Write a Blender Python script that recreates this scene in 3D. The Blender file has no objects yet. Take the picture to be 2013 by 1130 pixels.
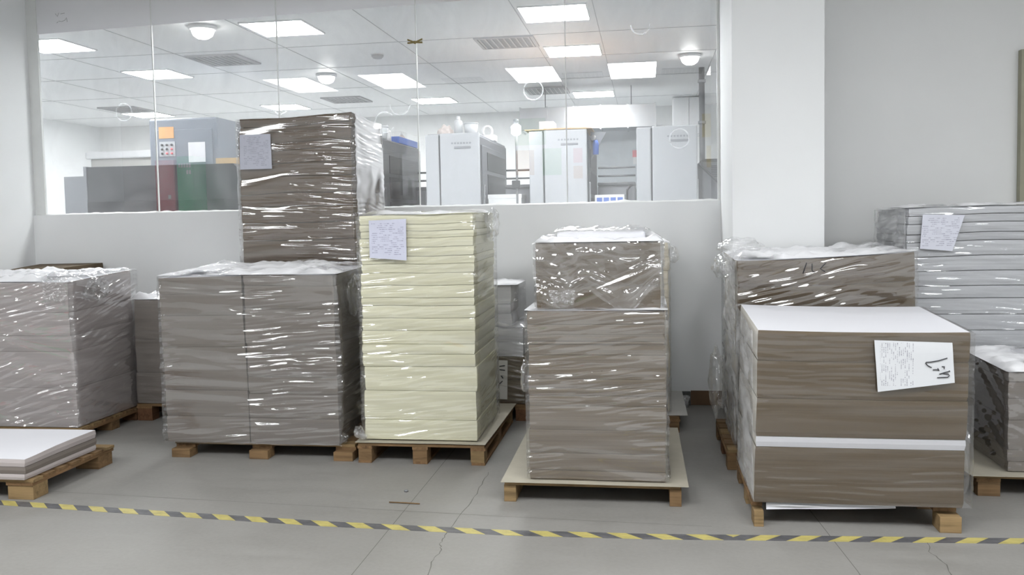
import bpy, bmesh, math, random
from mathutils import Vector, Matrix, noise

S = bpy.context.scene
COL = S.collection
rnd = random.Random(7)
R = math.radians

# ------------------------------------------------------------------ camera
F_PX, W_PX = 1700.0, 2013.0
PITCH, ROLL, YAW, EYE = R(3.25), R(-1.12), R(8.8), 1.5
fw = Vector((-math.sin(YAW) * math.cos(PITCH), math.cos(YAW) * math.cos(PITCH), -math.sin(PITCH)))
r0 = Vector((math.cos(YAW), math.sin(YAW), 0)); u0 = r0.cross(fw)
rt = r0 * math.cos(ROLL) + u0 * math.sin(ROLL)
up = u0 * math.cos(ROLL) - r0 * math.sin(ROLL)
cam = bpy.data.cameras.new('camera'); co = bpy.data.objects.new('camera', cam); COL.objects.link(co)
cam.sensor_width = 36.0; cam.lens = 36.0 * F_PX / W_PX; cam.shift_y = -41.0 / W_PX
cam.clip_start = 0.05; cam.clip_end = 100
M = Matrix((rt, up, -fw)).transposed().to_4x4(); M.translation = Vector((0, 0, EYE))
co.matrix_world = M
S.camera = co

# ------------------------------------------------------------------ world, exposure
wd = bpy.data.worlds.new('world'); S.world = wd; wd.use_nodes = True
wd.node_tree.nodes['Background'].inputs[0].default_value = (0.8, 0.85, 0.9, 1)
wd.node_tree.nodes['Background'].inputs[1].default_value = 0.05
S.view_settings.view_transform = 'Standard'; S.view_settings.look = 'None'
S.view_settings.gamma = 1.0; S.view_settings.use_curve_mapping = False
S.view_settings.exposure = 0.0
S.cycles.max_bounces = 8; S.cycles.diffuse_bounces = 4; S.cycles.glossy_bounces = 3; S.cycles.transparent_max_bounces = 12
S.cycles.use_light_tree = False; S.cycles.caustics_reflective = False; S.cycles.caustics_refractive = False
FRONT_LAMP = 24.5      # emission of the ceiling panels over the pallets
BACK_LAMP = 66.0       # emission of the ceiling panels in the press room

# ------------------------------------------------------------------ node helpers
def mat(name):
    m = bpy.data.materials.new(name); m.use_nodes = True
    nt = m.node_tree; nt.nodes.clear()
    out = nt.nodes.new('ShaderNodeOutputMaterial')
    return m, nt, out
def N(nt, t, **k):
    n = nt.nodes.new(t)
    for a, v in k.items():
        if a.startswith('i_'):
            key = a[2:]; key = int(key) if key.isdigit() else key.replace('_', ' ')
            n.inputs[key].default_value = v
        else: setattr(n, a, v)
    return n
def L(nt, a, b): nt.links.new(a, b)
def coords(nt, scale=(1, 1, 1), rot=(0, 0, 0)):
    tc = N(nt, 'ShaderNodeTexCoord'); mp = N(nt, 'ShaderNodeMapping')
    mp.inputs['Scale'].default_value = scale; mp.inputs['Rotation'].default_value = rot
    L(nt, tc.outputs['Object'], mp.inputs[0]); return mp.outputs[0]
def nse(nt, vec, scale=1.0, detail=3.0, rough=0.5, dist=0.0):
    n = N(nt, 'ShaderNodeTexNoise'); n.inputs['Scale'].default_value = scale
    n.inputs['Detail'].default_value = detail; n.inputs['Roughness'].default_value = rough
    n.inputs['Distortion'].default_value = dist
    L(nt, vec, n.inputs['Vector']); return n.outputs['Fac']
def ramp(nt, fac, stops):
    r = N(nt, 'ShaderNodeValToRGB'); e = r.color_ramp.elements
    while len(e) < len(stops): e.new(0.5)
    for i, (p, c) in enumerate(stops):
        e[i].position = p; e[i].color = (*c, 1) if len(c) == 3 else c
    L(nt, fac, r.inputs[0]); return r.outputs[0]
def mth(nt, op, a, b=None, clamp=False):
    n = N(nt, 'ShaderNodeMath', operation=op, use_clamp=clamp)
    for i, v in enumerate((a, b)):
        if v is None: continue
        if isinstance(v, (int, float)): n.inputs[i].default_value = v
        else: L(nt, v, n.inputs[i])
    return n.outputs[0]
def sc(c, f): return tuple(min(1, x * f) for x in c)

def plain(name, col, rough=0.5, metal=0.0, nz=0.06, nscale=6.0, bump=0.0, bscale=60.0, spec=0.4):
    m, nt, out = mat(name)
    p = N(nt, 'ShaderNodeBsdfPrincipled'); p.inputs['Roughness'].default_value = rough
    p.inputs['Metallic'].default_value = metal; p.inputs['Specular IOR Level'].default_value = spec
    v = coords(nt)
    f = nse(nt, v, nscale, 4)
    L(nt, ramp(nt, f, [(0.25, sc(col, 1 - nz)), (0.75, sc(col, 1 + nz))]), p.inputs['Base Color'])
    if bump:
        b = N(nt, 'ShaderNodeBump'); b.inputs['Strength'].default_value = bump; b.inputs['Distance'].default_value = 0.002
        L(nt, nse(nt, v, bscale, 3), b.inputs['Height']); L(nt, b.outputs[0], p.inputs['Normal'])
    L(nt, p.outputs[0], out.inputs[0]); return m

def emit(name, col, strength):
    m, nt, out = mat(name)
    e = N(nt, 'ShaderNodeEmission'); e.inputs[0].default_value = (*col, 1); e.inputs[1].default_value = strength
    L(nt, e.outputs[0], out.inputs[0]); return m

def paper(name, col, lines=0.14, rough=0.75):
    """edges of piled sheets: fine level lines, broader bands where a batch differs"""
    m, nt, out = mat(name)
    p = N(nt, 'ShaderNodeBsdfPrincipled'); p.inputs['Roughness'].default_value = rough
    p.inputs['Specular IOR Level'].default_value = 0.2
    a = nse(nt, coords(nt, (0.35, 0.35, 330)), 1, 2, 0.6)
    b = nse(nt, coords(nt, (0.15, 0.15, 55)), 1, 3, 0.6)
    s = mth(nt, 'ADD', mth(nt, 'MULTIPLY', a, 0.55), mth(nt, 'MULTIPLY', b, 0.45))
    L(nt, ramp(nt, s, [(0.33, sc(col, 1 - lines * 1.6)), (0.47, sc(col, 1 - lines * 0.2)), (0.66, sc(col, 1 + lines))]), p.inputs['Base Color'])
    L(nt, p.outputs[0], out.inputs[0]); return m

def film(name, veil=0.08, gloss=3.4, vs=(1.6, 1.6, 26), rough=0.07, through=0.4, gmax=0.3):
    """clear stretch film: see-through and glossy, whitish where it lies in several layers"""
    m, nt, out = mat(name)
    n1 = nse(nt, coords(nt, vs, (R(4), R(3), 0)), 1, 1.5, 0.5, 0.3)
    g = N(nt, 'ShaderNodeBsdfGlossy'); g.inputs['Roughness'].default_value = rough; g.inputs[0].default_value = (1, 1, 1, 1)
    tr = N(nt, 'ShaderNodeBsdfTransparent'); tr.inputs[0].default_value = (0.99, 0.99, 0.99, 1)
    d = N(nt, 'ShaderNodeBsdfDiffuse'); d.inputs[0].default_value = (0.92, 0.92, 0.94, 1)
    tl = N(nt, 'ShaderNodeBsdfTranslucent'); tl.inputs[0].default_value = (0.92, 0.92, 0.94, 1)
    dd = N(nt, 'ShaderNodeMixShader'); dd.inputs[0].default_value = through; L(nt, d.outputs[0], dd.inputs[1]); L(nt, tl.outputs[0], dd.inputs[2])
    mv = N(nt, 'ShaderNodeMixShader'); L(nt, tr.outputs[0], mv.inputs[1]); L(nt, dd.outputs[0], mv.inputs[2])
    L(nt, mth(nt, 'MULTIPLY', mth(nt, 'MULTIPLY', mth(nt, 'SUBTRACT', n1, 0.34), 3.0, True), veil * 2.0, True), mv.inputs[0])
    fr = N(nt, 'ShaderNodeFresnel'); fr.inputs[0].default_value = 1.45
    mg = N(nt, 'ShaderNodeMixShader'); L(nt, mth(nt, 'MINIMUM', mth(nt, 'MULTIPLY', fr.outputs[0], gloss), gmax), mg.inputs[0])
    L(nt, mv.outputs[0], mg.inputs[1]); L(nt, g.outputs[0], mg.inputs[2])
    L(nt, mg.outputs[0], out.inputs[0]); return m

def wood(name, col, axis=0):
    m, nt, out = mat(name)
    p = N(nt, 'ShaderNodeBsdfPrincipled'); p.inputs['Roughness'].default_value = 0.7; p.inputs['Specular IOR Level'].default_value = 0.2
    s = [38, 38, 38]; s[axis] = 3
    f = nse(nt, coords(nt, tuple(s)), 1, 4, 0.6, 0.6)
    g = nse(nt, coords(nt, (5, 5, 5)), 1, 3)
    q = mth(nt, 'ADD', mth(nt, 'MULTIPLY', f, 0.7), mth(nt, 'MULTIPLY', g, 0.3))
    L(nt, ramp(nt, q, [(0.32, sc(col, 0.5)), (0.5, col), (0.7, sc(col, 1.3))]), p.inputs['Base Color'])
    b = N(nt, 'ShaderNodeBump'); b.inputs['Strength'].default_value = 0.4; b.inputs['Distance'].default_value = 0.002
    L(nt, f, b.inputs['Height']); L(nt, b.outputs[0], p.inputs['Normal'])
    L(nt, p.outputs[0], out.inputs[0]); return m

def print_sheet(name, col, ink, rows, axis_u=0, axis_v=2, rect=(0, 1, 0, 1)):
    """white sheet with rows of small illegible print inside rect (object space, metres from the sheet centre)"""
    m, nt, out = mat(name)
    p = N(nt, 'ShaderNodeBsdfPrincipled'); p.inputs['Roughness'].default_value = 0.6
    tc = N(nt, 'ShaderNodeTexCoord'); sp = N(nt, 'ShaderNodeSeparateXYZ'); L(nt, tc.outputs['Object'], sp.inputs[0])
    u, v = sp.outputs[axis_u], sp.outputs[axis_v]
    fr = mth(nt, 'FRACT', mth(nt, 'MULTIPLY', v, rows))
    line = mth(nt, 'LESS_THAN', fr, 0.42)
    cb = N(nt, 'ShaderNodeCombineXYZ')
    L(nt, mth(nt, 'MULTIPLY', u, 520), cb.inputs[0]); L(nt, mth(nt, 'MULTIPLY', mth(nt, 'FLOOR', mth(nt, 'MULTIPLY', v, rows)), 7.3), cb.inputs[1])
    ch = mth(nt, 'GREATER_THAN', nse(nt, cb.outputs[0], 1, 1), 0.5)
    cb2 = N(nt, 'ShaderNodeCombineXYZ')
    L(nt, mth(nt, 'MULTIPLY', u, 30), cb2.inputs[0]); L(nt, mth(nt, 'MULTIPLY', mth(nt, 'FLOOR', mth(nt, 'MULTIPLY', v, rows)), 3.7), cb2.inputs[1])
    wd_ = mth(nt, 'GREATER_THAN', nse(nt, cb2.outputs[0], 1, 0), 0.47)
    k = mth(nt, 'MULTIPLY', mth(nt, 'MULTIPLY', line, ch), wd_)
    for s_, lo, hi in ((u, rect[0], rect[1]), (v, rect[2], rect[3])):
        k = mth(nt, 'MULTIPLY', k, mth(nt, 'MULTIPLY', mth(nt, 'GREATER_THAN', s_, lo), mth(nt, 'LESS_THAN', s_, hi)))
    mx = N(nt, 'ShaderNodeMix', data_type='RGBA'); L(nt, k, mx.inputs['Factor'])
    mx.inputs['A'].default_value = (*col, 1); mx.inputs['B'].default_value = (*ink, 1)
    L(nt, mx.outputs['Result'], p.inputs['Base Color'])
    L(nt, p.outputs[0], out.inputs[0]); return m

MT = {}
MT['wall'] = plain('wall_paint', (0.82, 0.83, 0.835), 0.6, nz=0.02, nscale=2.0, bump=0.1, bscale=30)
MT['wall2'] = plain('wall_paint_grey', (0.80, 0.805, 0.80), 0.6, nz=0.02, nscale=2.0, bump=0.1, bscale=30)
MT['ceiling'] = plain('ceiling_panel_paint', (0.89, 0.89, 0.895), 0.45, nz=0.02, nscale=1.0)
MT['joint'] = plain('joint_grey', (0.5, 0.5, 0.51), 0.7)
MT['white'] = plain('white_enamel', (0.82, 0.82, 0.83), 0.4, nz=0.01)
MT['brown_base'] = plain('brown_skirting', (0.13, 0.075, 0.04), 0.5, nz=0.15)
MT['grey_base'] = plain('grey_skirting_tape', (0.09, 0.095, 0.09), 0.6, nz=0.3, nscale=30)
MT['khaki'] = plain('khaki_board', (0.34, 0.33, 0.25), 0.6, nz=0.08)
MT['lamp_front'] = emit('panel_light_front', (0.965, 0.985, 1.0), FRONT_LAMP)
MT['lamp_back'] = emit('panel_light_back', (0.975, 0.985, 1.0), BACK_LAMP)
MT['globe'] = emit('globe_light', (1, 0.99, 0.97), 20.0)
MT['vent'] = plain('vent_grey', (0.20, 0.205, 0.21), 0.6)
MT['vent_slat'] = plain('vent_slat_grey', (0.42, 0.42, 0.43), 0.5)
MT['kraft'] = paper('greyboard_edges', (0.113, 0.084, 0.053), 0.17)
MT['kraft_dark'] = paper('greyboard_edges_dark', (0.162, 0.13, 0.097), 0.24)
MT['kraft_tall'] = paper('greyboard_edges_tall', (0.155, 0.116, 0.083), 0.22)
MT['grey'] = paper('grey_board_edges', (0.198, 0.172, 0.152), 0.09)
MT['greylilac'] = paper('grey_board_edges_pale', (0.47, 0.425, 0.415), 0.08)
MT['cream'] = paper('cream_paper_edges', (0.80, 0.775, 0.57), 0.05)
MT['cream2'] = paper('buff_paper_edges', (0.60, 0.54, 0.42), 0.1)
MT['bluewhite'] = paper('bluish_white_paper_edges', (0.51, 0.52, 0.54), 0.14)
MT['whitepaper'] = paper('white_paper_edges', (0.62, 0.62, 0.65), 0.07)
MT['lit_edges'] = paper('lit_left_edges', (0.74, 0.71, 0.65), 0.06)  # left faces painted paler to stand in for light and film whiteness
MT['topsheet'] = plain('white_top_sheet', (0.70, 0.70, 0.735), 0.5, nz=0.015, nscale=3)
MT['board'] = plain('pale_cardboard', (0.40, 0.37, 0.30), 0.7, nz=0.05, nscale=12, bump=0.1)
MT['boardwhite'] = plain('white_cardboard', (0.5, 0.49, 0.465), 0.7, nz=0.03)
MT['film'] = film('stretch_film', 0.05)
MT['film_slant'] = film('stretch_film_slanting', 0.06)
MT['film_calm'] = film('stretch_film_tight', 0.03, gloss=1.8)
MT['film_dense'] = film('stretch_film_layered', 0.34, gloss=2.4, vs=(4, 4, 9), through=0.15)
MT['film_top'] = film('stretch_film_crumpled', 0.85, gloss=1.9, vs=(3, 3, 3), through=0.1, gmax=0.13)
MT['film_loose'] = film('stretch_film_loose', 0.055, gloss=2.6, vs=(7, 7, 7))
MT['wood'] = wood('pallet_wood', (0.185, 0.115, 0.058), 0)
MT['wood_y'] = wood('pallet_wood_lengthwise', (0.20, 0.12, 0.06), 1)
MT['wood_pale'] = wood('pallet_wood_pale', (0.25, 0.17, 0.085), 0)
MT['wood_red'] = wood('pallet_wood_reddish', (0.15, 0.075, 0.04), 1)
MT['ink'] = plain('black_marker_ink', (0.03, 0.03, 0.035), 0.5)

# ------------------------------------------------------------------ mesh helpers
def link(name, me, m, parent=None, smooth=False):
    o = bpy.data.objects.new(name, me); COL.objects.link(o)
    if m is not None and not me.materials: me.materials.append(m)
    if smooth:
        for p in me.polygons: p.use_smooth = True
    if parent is not None: o.parent = parent
    return o
def mesh(name, verts, faces, m, parent=None, smooth=False):
    me = bpy.data.meshes.new(name); me.from_pydata(verts, [], faces); me.update()
    return link(name, me, m, parent, smooth)
def from_bm(name, bm, m, parent=None, smooth=False):
    me = bpy.data.meshes.new(name); bm.normal_update(); bm.to_mesh(me); bm.free()
    return link(name, me, m, parent, smooth)
def bbox(bm, x0, x1, y0, y1, z0, z1, bev=0.0):
    r = bmesh.ops.create_cube(bm, size=1.0)
    for v in r['verts']:
        v.co = Vector(((x0 + x1) / 2 + v.co.x * (x1 - x0), (y0 + y1) / 2 + v.co.y * (y1 - y0), (z0 + z1) / 2 + v.co.z * (z1 - z0)))
    if bev > 0:
        es = list({e for v in r['verts'] for e in v.link_edges})
        bmesh.ops.bevel(bm, geom=es, offset=bev, segments=2, affect='EDGES', profile=0.6)
def box(name, x0, x1, y0, y1, z0, z1, m, parent=None, bev=0.0):
    bm = bmesh.new(); bbox(bm, x0, x1, y0, y1, z0, z1, bev)
    return from_bm(name, bm, m, parent)
def lathe(name, prof, m, parent=None, n=20, at=(0, 0, 0)):
    vs, fs = [], []
    for (r_, z) in prof:
        for i in range(n):
            a = 2 * math.pi * i / n
            vs.append((at[0] + r_ * math.cos(a), at[1] + r_ * math.sin(a), at[2] + z))
    for j in range(len(prof) - 1):
        for i in range(n):
            k = (i + 1) % n
            fs.append((j * n + i, j * n + k, (j + 1) * n + k, (j + 1) * n + i))
    fs.append(tuple(range(n - 1, -1, -1))); fs.append(tuple((len(prof) - 1) * n + i for i in range(n)))
    return mesh(name, vs, fs, m, parent, True)
def tube(name, pts, rad, m, parent=None, n=8):
    vs, fs = [], []
    P = [Vector(p) for p in pts]
    for i, p in enumerate(P):
        t = (P[min(i + 1, len(P) - 1)] - P[max(i - 1, 0)]).normalized()
        a = t.orthogonal().normalized() if i == 0 else (a - t * a.dot(t)).normalized()
        b = t.cross(a)
        for k in range(n):
            g = 2 * math.pi * k / n
            vs.append(tuple(p + (a * math.cos(g) + b * math.sin(g)) * rad))
    for i in range(len(P) - 1):
        for k in range(n):
            q = (k + 1) % n
            fs.append((i * n + k, i * n + q, (i + 1) * n + q, (i + 1) * n + k))
    fs.append(tuple(range(n - 1, -1, -1))); fs.append(tuple((len(P) - 1) * n + k for k in range(n)))
    return mesh(name, vs, fs, m, parent, True)
def tag(o, label, cat, group=None):
    o['label'] = label; o['category'] = cat
    if group: o['group'] = group
    return o
def thing(name, label, cat, loc=(0, 0, 0), group=None):
    o = bpy.data.objects.new(name, None); COL.objects.link(o); o.location = loc; o.empty_display_size = 0.1
    return tag(o, label, cat, group)
def struct(o): o['kind'] = 'structure'; return o
def recenter(o):
    """put the origin of a one-mesh thing at the middle of its base"""
    cs = [v.co for v in o.data.vertices]
    c = Vector(((min(v.x for v in cs) + max(v.x for v in cs)) / 2, (min(v.y for v in cs) + max(v.y for v in cs)) / 2, min(v.z for v in cs)))
    o.data.transform(Matrix.Translation(-c)); o.location = o.location + c
    return o

# ================================================================== THE SETTING
XL, XR, YB, YW, YF, CZ = -10.5, 5.2, -1.0, 6.87, 14.7, 3.3
CF = 3.5      # ceiling of the hall with the pallets
SILL = 1.6; WX0, WX1 = -5.30, 0.58

def floor_mat():
    m, nt, out = mat('screed_floor')
    p = N(nt, 'ShaderNodeBsdfPrincipled'); p.inputs['Specular IOR Level'].default_value = 0.35
    v = coords(nt)
    a = nse(nt, v, 1.3, 5, 0.6); b = nse(nt, v, 45, 3, 0.6); c = nse(nt, coords(nt, (2.0, 9.0, 1), (0, 0, R(-12))), 1, 5, 0.65)
    q = mth(nt, 'ADD', mth(nt, 'MULTIPLY', a, 0.45), mth(nt, 'ADD', mth(nt, 'MULTIPLY', b, 0.2), mth(nt, 'MULTIPLY', c, 0.35)))
    L(nt, ramp(nt, q, [(0.34, (0.205, 0.198, 0.184)), (0.5, (0.245, 0.237, 0.222)), (0.66, (0.275, 0.267, 0.252))]), p.inputs['Base Color'])
    L(nt, ramp(nt, c, [(0.3, (0.42,) * 3), (0.7, (0.6,) * 3)]), p.inputs['Roughness'])
    bp = N(nt, 'ShaderNodeBump'); bp.inputs['Strength'].default_value = 0.12; bp.inputs['Distance'].default_value = 0.002
    L(nt, b, bp.inputs['Height']); L(nt, bp.outputs[0], p.inputs['Normal'])
    L(nt, p.outputs[0], out.inputs[0]); return m
floor = struct(box('floor', XL, XR, YB, YW + 0.06, -0.1, 0, floor_mat()))
MT['bounce_floor'] = plain('pale_bounce_floor', (0.58, 0.6, 0.6), 0.35, nz=0.04)  # unseen press room floor, made pale to bounce light onto the ceiling
struct(box('floor', XL, XR, YW + 0.06, YF, -0.1, 0, MT['bounce_floor']))
struct(box('ceiling', XL, XR, YB, YW + 0.06, CF, CF + 0.1, MT['ceiling']))
ceil2 = struct(box('ceiling', XL, XR, YW + 0.06, YF, CZ, CZ + 0.1, MT['ceiling']))
for x in (-8.4, -7.2, -6.1, -4.9, -3.66, -2.45, -1.1, -0.42, 0.79):
    box('ceiling_joint', x - 0.003, x + 0.003, YW + 0.3, YF - 0.05, CZ - 0.004, CZ + 0.002, MT['joint'], ceil2)
for y in (8.6, 9.85, 11.4, 13.4):
    box('ceiling_joint', XL + 0.6, 2.8, y - 0.0025, y + 0.0025, CZ - 0.004, CZ + 0.002, MT['joint'], ceil2)
ww = struct(box('wall_window', WX0, WX1, YW, YW + 0.13, 0, SILL, MT['wall']))
struct(box('trim_1', XL, XR, YW + 0.06, YW + 0.13, CZ, CF + 0.1, MT['wall']))           # masonry above the press room ceiling
struct(box('wall_left', XL, WX0 - 0.65, YW, YW + 0.13, 0, CF, MT['wall']))
struct(box('wall_pillar_left', WX0 - 0.65, WX0, 5.6, YW + 0.13, 0, CF, MT['wall']))
struct(box('wall_pillar_right', WX1, 1.17, 5.97, YW + 0.13, 0, CF, MT['wall']))
struct(box('wall_right', 1.17, XR, YW, YW + 0.13, 0, CF, MT['wall2']))
struct(box('wall_behind', XL, XR, YB - 0.1, YB, 0, CF, MT['wall']))
struct(box('wall_end_left', XL - 0.1, XL, YB, YF, 0, CF, MT['wall']))
struct(box('wall_end_right', XR, XR + 0.1, YB, YF, 0, CF, MT['wall']))
struct(box('wall_far', XL, XR, YF, YF + 0.1, 0, CZ, MT['wall2']))
struct(box('wall_far_left', -10.0, -9.9, YW + 0.13, YF, 0, CZ, MT['wall']))
struct(box('wall_far_right', 2.6, 2.7, YW + 0.13, YF, 0, CZ, MT['wall']))
struct(box('baseboard_window', 0.34, WX1 - 0.002, YW - 0.012, YW - 0.001, 0.002, 0.115, MT['brown_base']))
struct(box('baseboard_window', 0.12, 0.338, YW - 0.03, YW - 0.001, 0.002, 0.11, MT['grey_base'], bev=0.004))
# door leaf / panel standing against the right wall, only its edge is in view
door = struct(box('door_1', 2.70, 3.6, YW - 0.06, YW - 0.002, 0.005, 2.64, MT['khaki']))
box('door_handle', 3.48, 3.5, YW - 0.10, YW - 0.06, 1.0, 1.13, MT['vent_slat'], door, 0.004)

# cracks and saw-cut joints in the screed: thin dark grooves
MT['groove'] = plain('floor_groove', (0.13, 0.125, 0.115), 0.9)
def groove(name, pts, w, jag=0.0, sub=6):
    P = []
    for i in range(len(pts) - 1):
        for k in range(sub):
            t = k / sub
            P.append((pts[i][0] * (1 - t) + pts[i + 1][0] * t + rnd.uniform(-jag, jag), pts[i][1] * (1 - t) + pts[i + 1][1] * t + rnd.uniform(-jag, jag) * .3))
    P.append(pts[-1]); vs, fs = [], []
    for i, (x, y) in enumerate(P):
        a = P[max(i - 1, 0)]; b = P[min(i + 1, len(P) - 1)]
        d = Vector((b[0] - a[0], b[1] - a[1])).normalized(); ww_ = w * rnd.uniform(0.5, 1.3) if jag else w
        vs += [(x - d.y * ww_, y + d.x * ww_, 0.0006), (x + d.y * ww_, y - d.x * ww_, 0.0006)]
    for i in range(len(P) - 1): fs.append((2 * i, 2 * i + 1, 2 * i + 3, 2 * i + 2))
    return mesh(name, vs, fs, MT['groove'], floor)
groove('floor_joint', [(-1.25, 1.0), (-1.245, 4.5), (-1.24, 6.8)], 0.0016)
groove('floor_joint', [(0.93, 1.0), (0.86, 3.7), (0.80, 4.5), (0.7, 6.5)], 0.0016)
groove('floor_joint', [(-4.5, 4.42), (-3.19, 4.36), (-0.69, 4.21), (0.3, 4.17)], 0.0011)
groove('floor_crack', [(-0.93, 4.95), (-0.925, 4.6), (-0.935, 4.3), (-0.95, 3.94), (-0.955, 3.83), (-0.93, 3.75), (-0.94, 3.61), (-0.91, 3.3), (-0.95, 2.4)], 0.0020, 0.006)
groove('floor_crack', [(1.25, 4.1), (1.22, 3.95), (1.24, 3.81), (1.215, 3.6), (1.25, 2.9)], 0.0022, 0.006)

# ------------------------------------------------------------------ interior window: butt-jointed panes
def glass_mat():
    m, nt, out = mat('window_glass')
    tr = N(nt, 'ShaderNodeBsdfTransparent'); tr.inputs[0].default_value = (0.93, 0.945, 0.94, 1)
    g = N(nt, 'ShaderNodeBsdfGlossy'); g.inputs['Roughness'].default_value = 0.0
    d = N(nt, 'ShaderNodeBsdfDiffuse'); d.inputs[0].default_value = (0.85, 0.87, 0.9, 1)
    sm = nse(nt, coords(nt, (3.5, 1, 2.2)), 1, 5, 0.65, 1.0)
    tl = N(nt, 'ShaderNodeBsdfTranslucent'); tl.inputs[0].default_value = (0.9, 0.91, 0.94, 1)
    ds = N(nt, 'ShaderNodeMixShader'); ds.inputs[0].default_value = 0.5; L(nt, d.outputs[0], ds.inputs[1]); L(nt, tl.outputs[0], ds.inputs[2])
    md = N(nt, 'ShaderNodeMixShader'); L(nt, mth(nt, 'ADD', mth(nt, 'MULTIPLY', mth(nt, 'SUBTRACT', sm, 0.40, True), 0.30), 0.05), md.inputs[0])
    L(nt, tr.outputs[0], md.inputs[1]); L(nt, ds.outputs[0], md.inputs[2])
    mx = N(nt, 'ShaderNodeMixShader'); mx.inputs[0].default_value = 0.18
    L(nt, md.outputs[0], mx.inputs[1]); L(nt, g.outputs[0], mx.inputs[2]); L(nt, mx.outputs[0], out.inputs[0]); return m
MT['glass'] = glass_mat()
MT['seam'] = plain('silicone_seam', (0.72, 0.73, 0.72), 0.3, nz=0.05)
MT['smear'] = plain('glass_smear', (0.75, 0.77, 0.8), 0.5)
win = bpy.data.objects.new('window_1', None); COL.objects.link(win); struct(win)
edges = [WX0, -4.13, -3.01, -1.82, -0.61, WX1]; YG = YW + 0.04
for a, b in zip(edges, edges[1:]):
    mesh('glass_pane', [(a + .004, YG, SILL + .004), (b - .004, YG, SILL + .004), (b - .004, YG, CF - .002), (a + .004, YG, CF - .002)], [(0, 1, 2, 3)], MT['glass'], win)
for x in edges[1:-1]:
    box('seam', x - 0.004, x + 0.004, YG - 0.009, YG + 0.006, SILL + 0.004, CF - 0.002, MT['seam'], win)
for x, w in ((WX0 + 0.05, 0.05), (WX1 - 0.012, 0.010)):
    box('side_bead', x - w, x + w, YG - 0.012, YG + 0.012, SILL + 0.002, CF - 0.002, MT['seam'], win)
def caulk(x0, x1):
    vs, fs = [], []; n = int((x1 - x0) / 0.015)
    for i in range(n + 1):
        x = x0 + (x1 - x0) * i / n; h = 0.010 + 0.010 * abs(noise.noise((x * 9, 3, 1))) + 0.016 * max(0, noise.noise((x * 3, 9, 1)))
        vs += [(x, YG - 0.014 - h * .4, SILL - 0.001), (x, YG - 0.008, SILL + h), (x, YG - 0.001, SILL + h * 0.9)]
    for i in range(n):
        for k in range(2): fs.append((3 * i + k, 3 * i + 3 + k, 3 * i + 4 + k, 3 * i + 1 + k))
    return mesh('bottom_bead', vs, fs, MT['seam'], win, True)
caulk(WX0 + 0.01, WX1 - 0.01)
def frost_mat():
    m, nt, out = mat('frosted_strip')
    d = N(nt, 'ShaderNodeBsdfDiffuse'); d.inputs[0].default_value = (0.9, 0.9, 0.92, 1)
    tl = N(nt, 'ShaderNodeBsdfTranslucent'); tl.inputs[0].default_value = (0.92, 0.92, 0.95, 1)
    mx = N(nt, 'ShaderNodeMixShader'); mx.inputs[0].default_value = 0.2
    L(nt, d.outputs[0], mx.inputs[1]); L(nt, tl.outputs[0], mx.inputs[2]); L(nt, mx.outputs[0], out.inputs[0]); return m
MT['frost'] = frost_mat()
vs = []
for y in (YG - 0.005, YG - 0.003): vs += [(WX0, y, 3.165), (WX1, y, 3.285), (WX1, y, CF - .004), (WX0, y, CF - .004)]
mesh('frosted_strip', vs, [(0, 1, 2, 3), (7, 6, 5, 4), (0, 4, 5, 1)], MT['frost'], win)
for pts in ([(-5.02, 3.335), (-5.0, 3.31), (-4.985, 3.34)], [(-4.97, 3.33), (-4.93, 3.335)], [(-4.99, 3.27), (-4.96, 3.265), (-4.93, 3.275), (-4.915, 3.295), (-4.91, 3.26)], [(-5.01, 3.255), (-4.995, 3.265)]):
    tube('pen_stroke', [(p[0], YG - .006, p[1]) for p in pts], 0.0022, MT['joint'], win, 5)
def smear_mat():
    m, nt, out = mat('suction_cup_print')
    tr = N(nt, 'ShaderNodeBsdfTransparent'); d = N(nt, 'ShaderNodeBsdfTranslucent'); d.inputs[0].default_value = (0.95, 0.96, 0.98, 1)
    mx = N(nt, 'ShaderNodeMixShader'); L(nt, mth(nt, 'MULTIPLY', nse(nt, coords(nt, (9, 9, 9)), 1, 3), 0.55), mx.inputs[0])
    L(nt, tr.outputs[0], mx.inputs[1]); L(nt, d.outputs[0], mx.inputs[2]); L(nt, mx.outputs[0], out.inputs[0]); return m
MT['ring'] = smear_mat()
for (x, z, rr, a0, a1) in ((-4.42, 2.47, .075, 0, 360), (-2.10, 2.30, .085, 40, 330), (-1.97, 2.44, .085, 180, 360), (-0.87, 2.51, .078, 100, 420), (-0.02, 2.98, .075, 180, 360), (0.27, 2.09, .075, 0, 360), (-3.0, 2.47, .07, 200, 340)):
    vs, fs = [], []; n = 36
    for i in range(n + 1):
        a = R(a0 + (a1 - a0) * i / n)
        for q in (rr - 0.006, rr + 0.004): vs.append((x + q * math.cos(a), YG - 0.002, z + q * math.sin(a)))
    for i in range(n): fs.append((2 * i, 2 * i + 1, 2 * i + 3, 2 * i + 2))
    mesh('ring_mark', vs, fs, MT['ring'], win)
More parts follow.
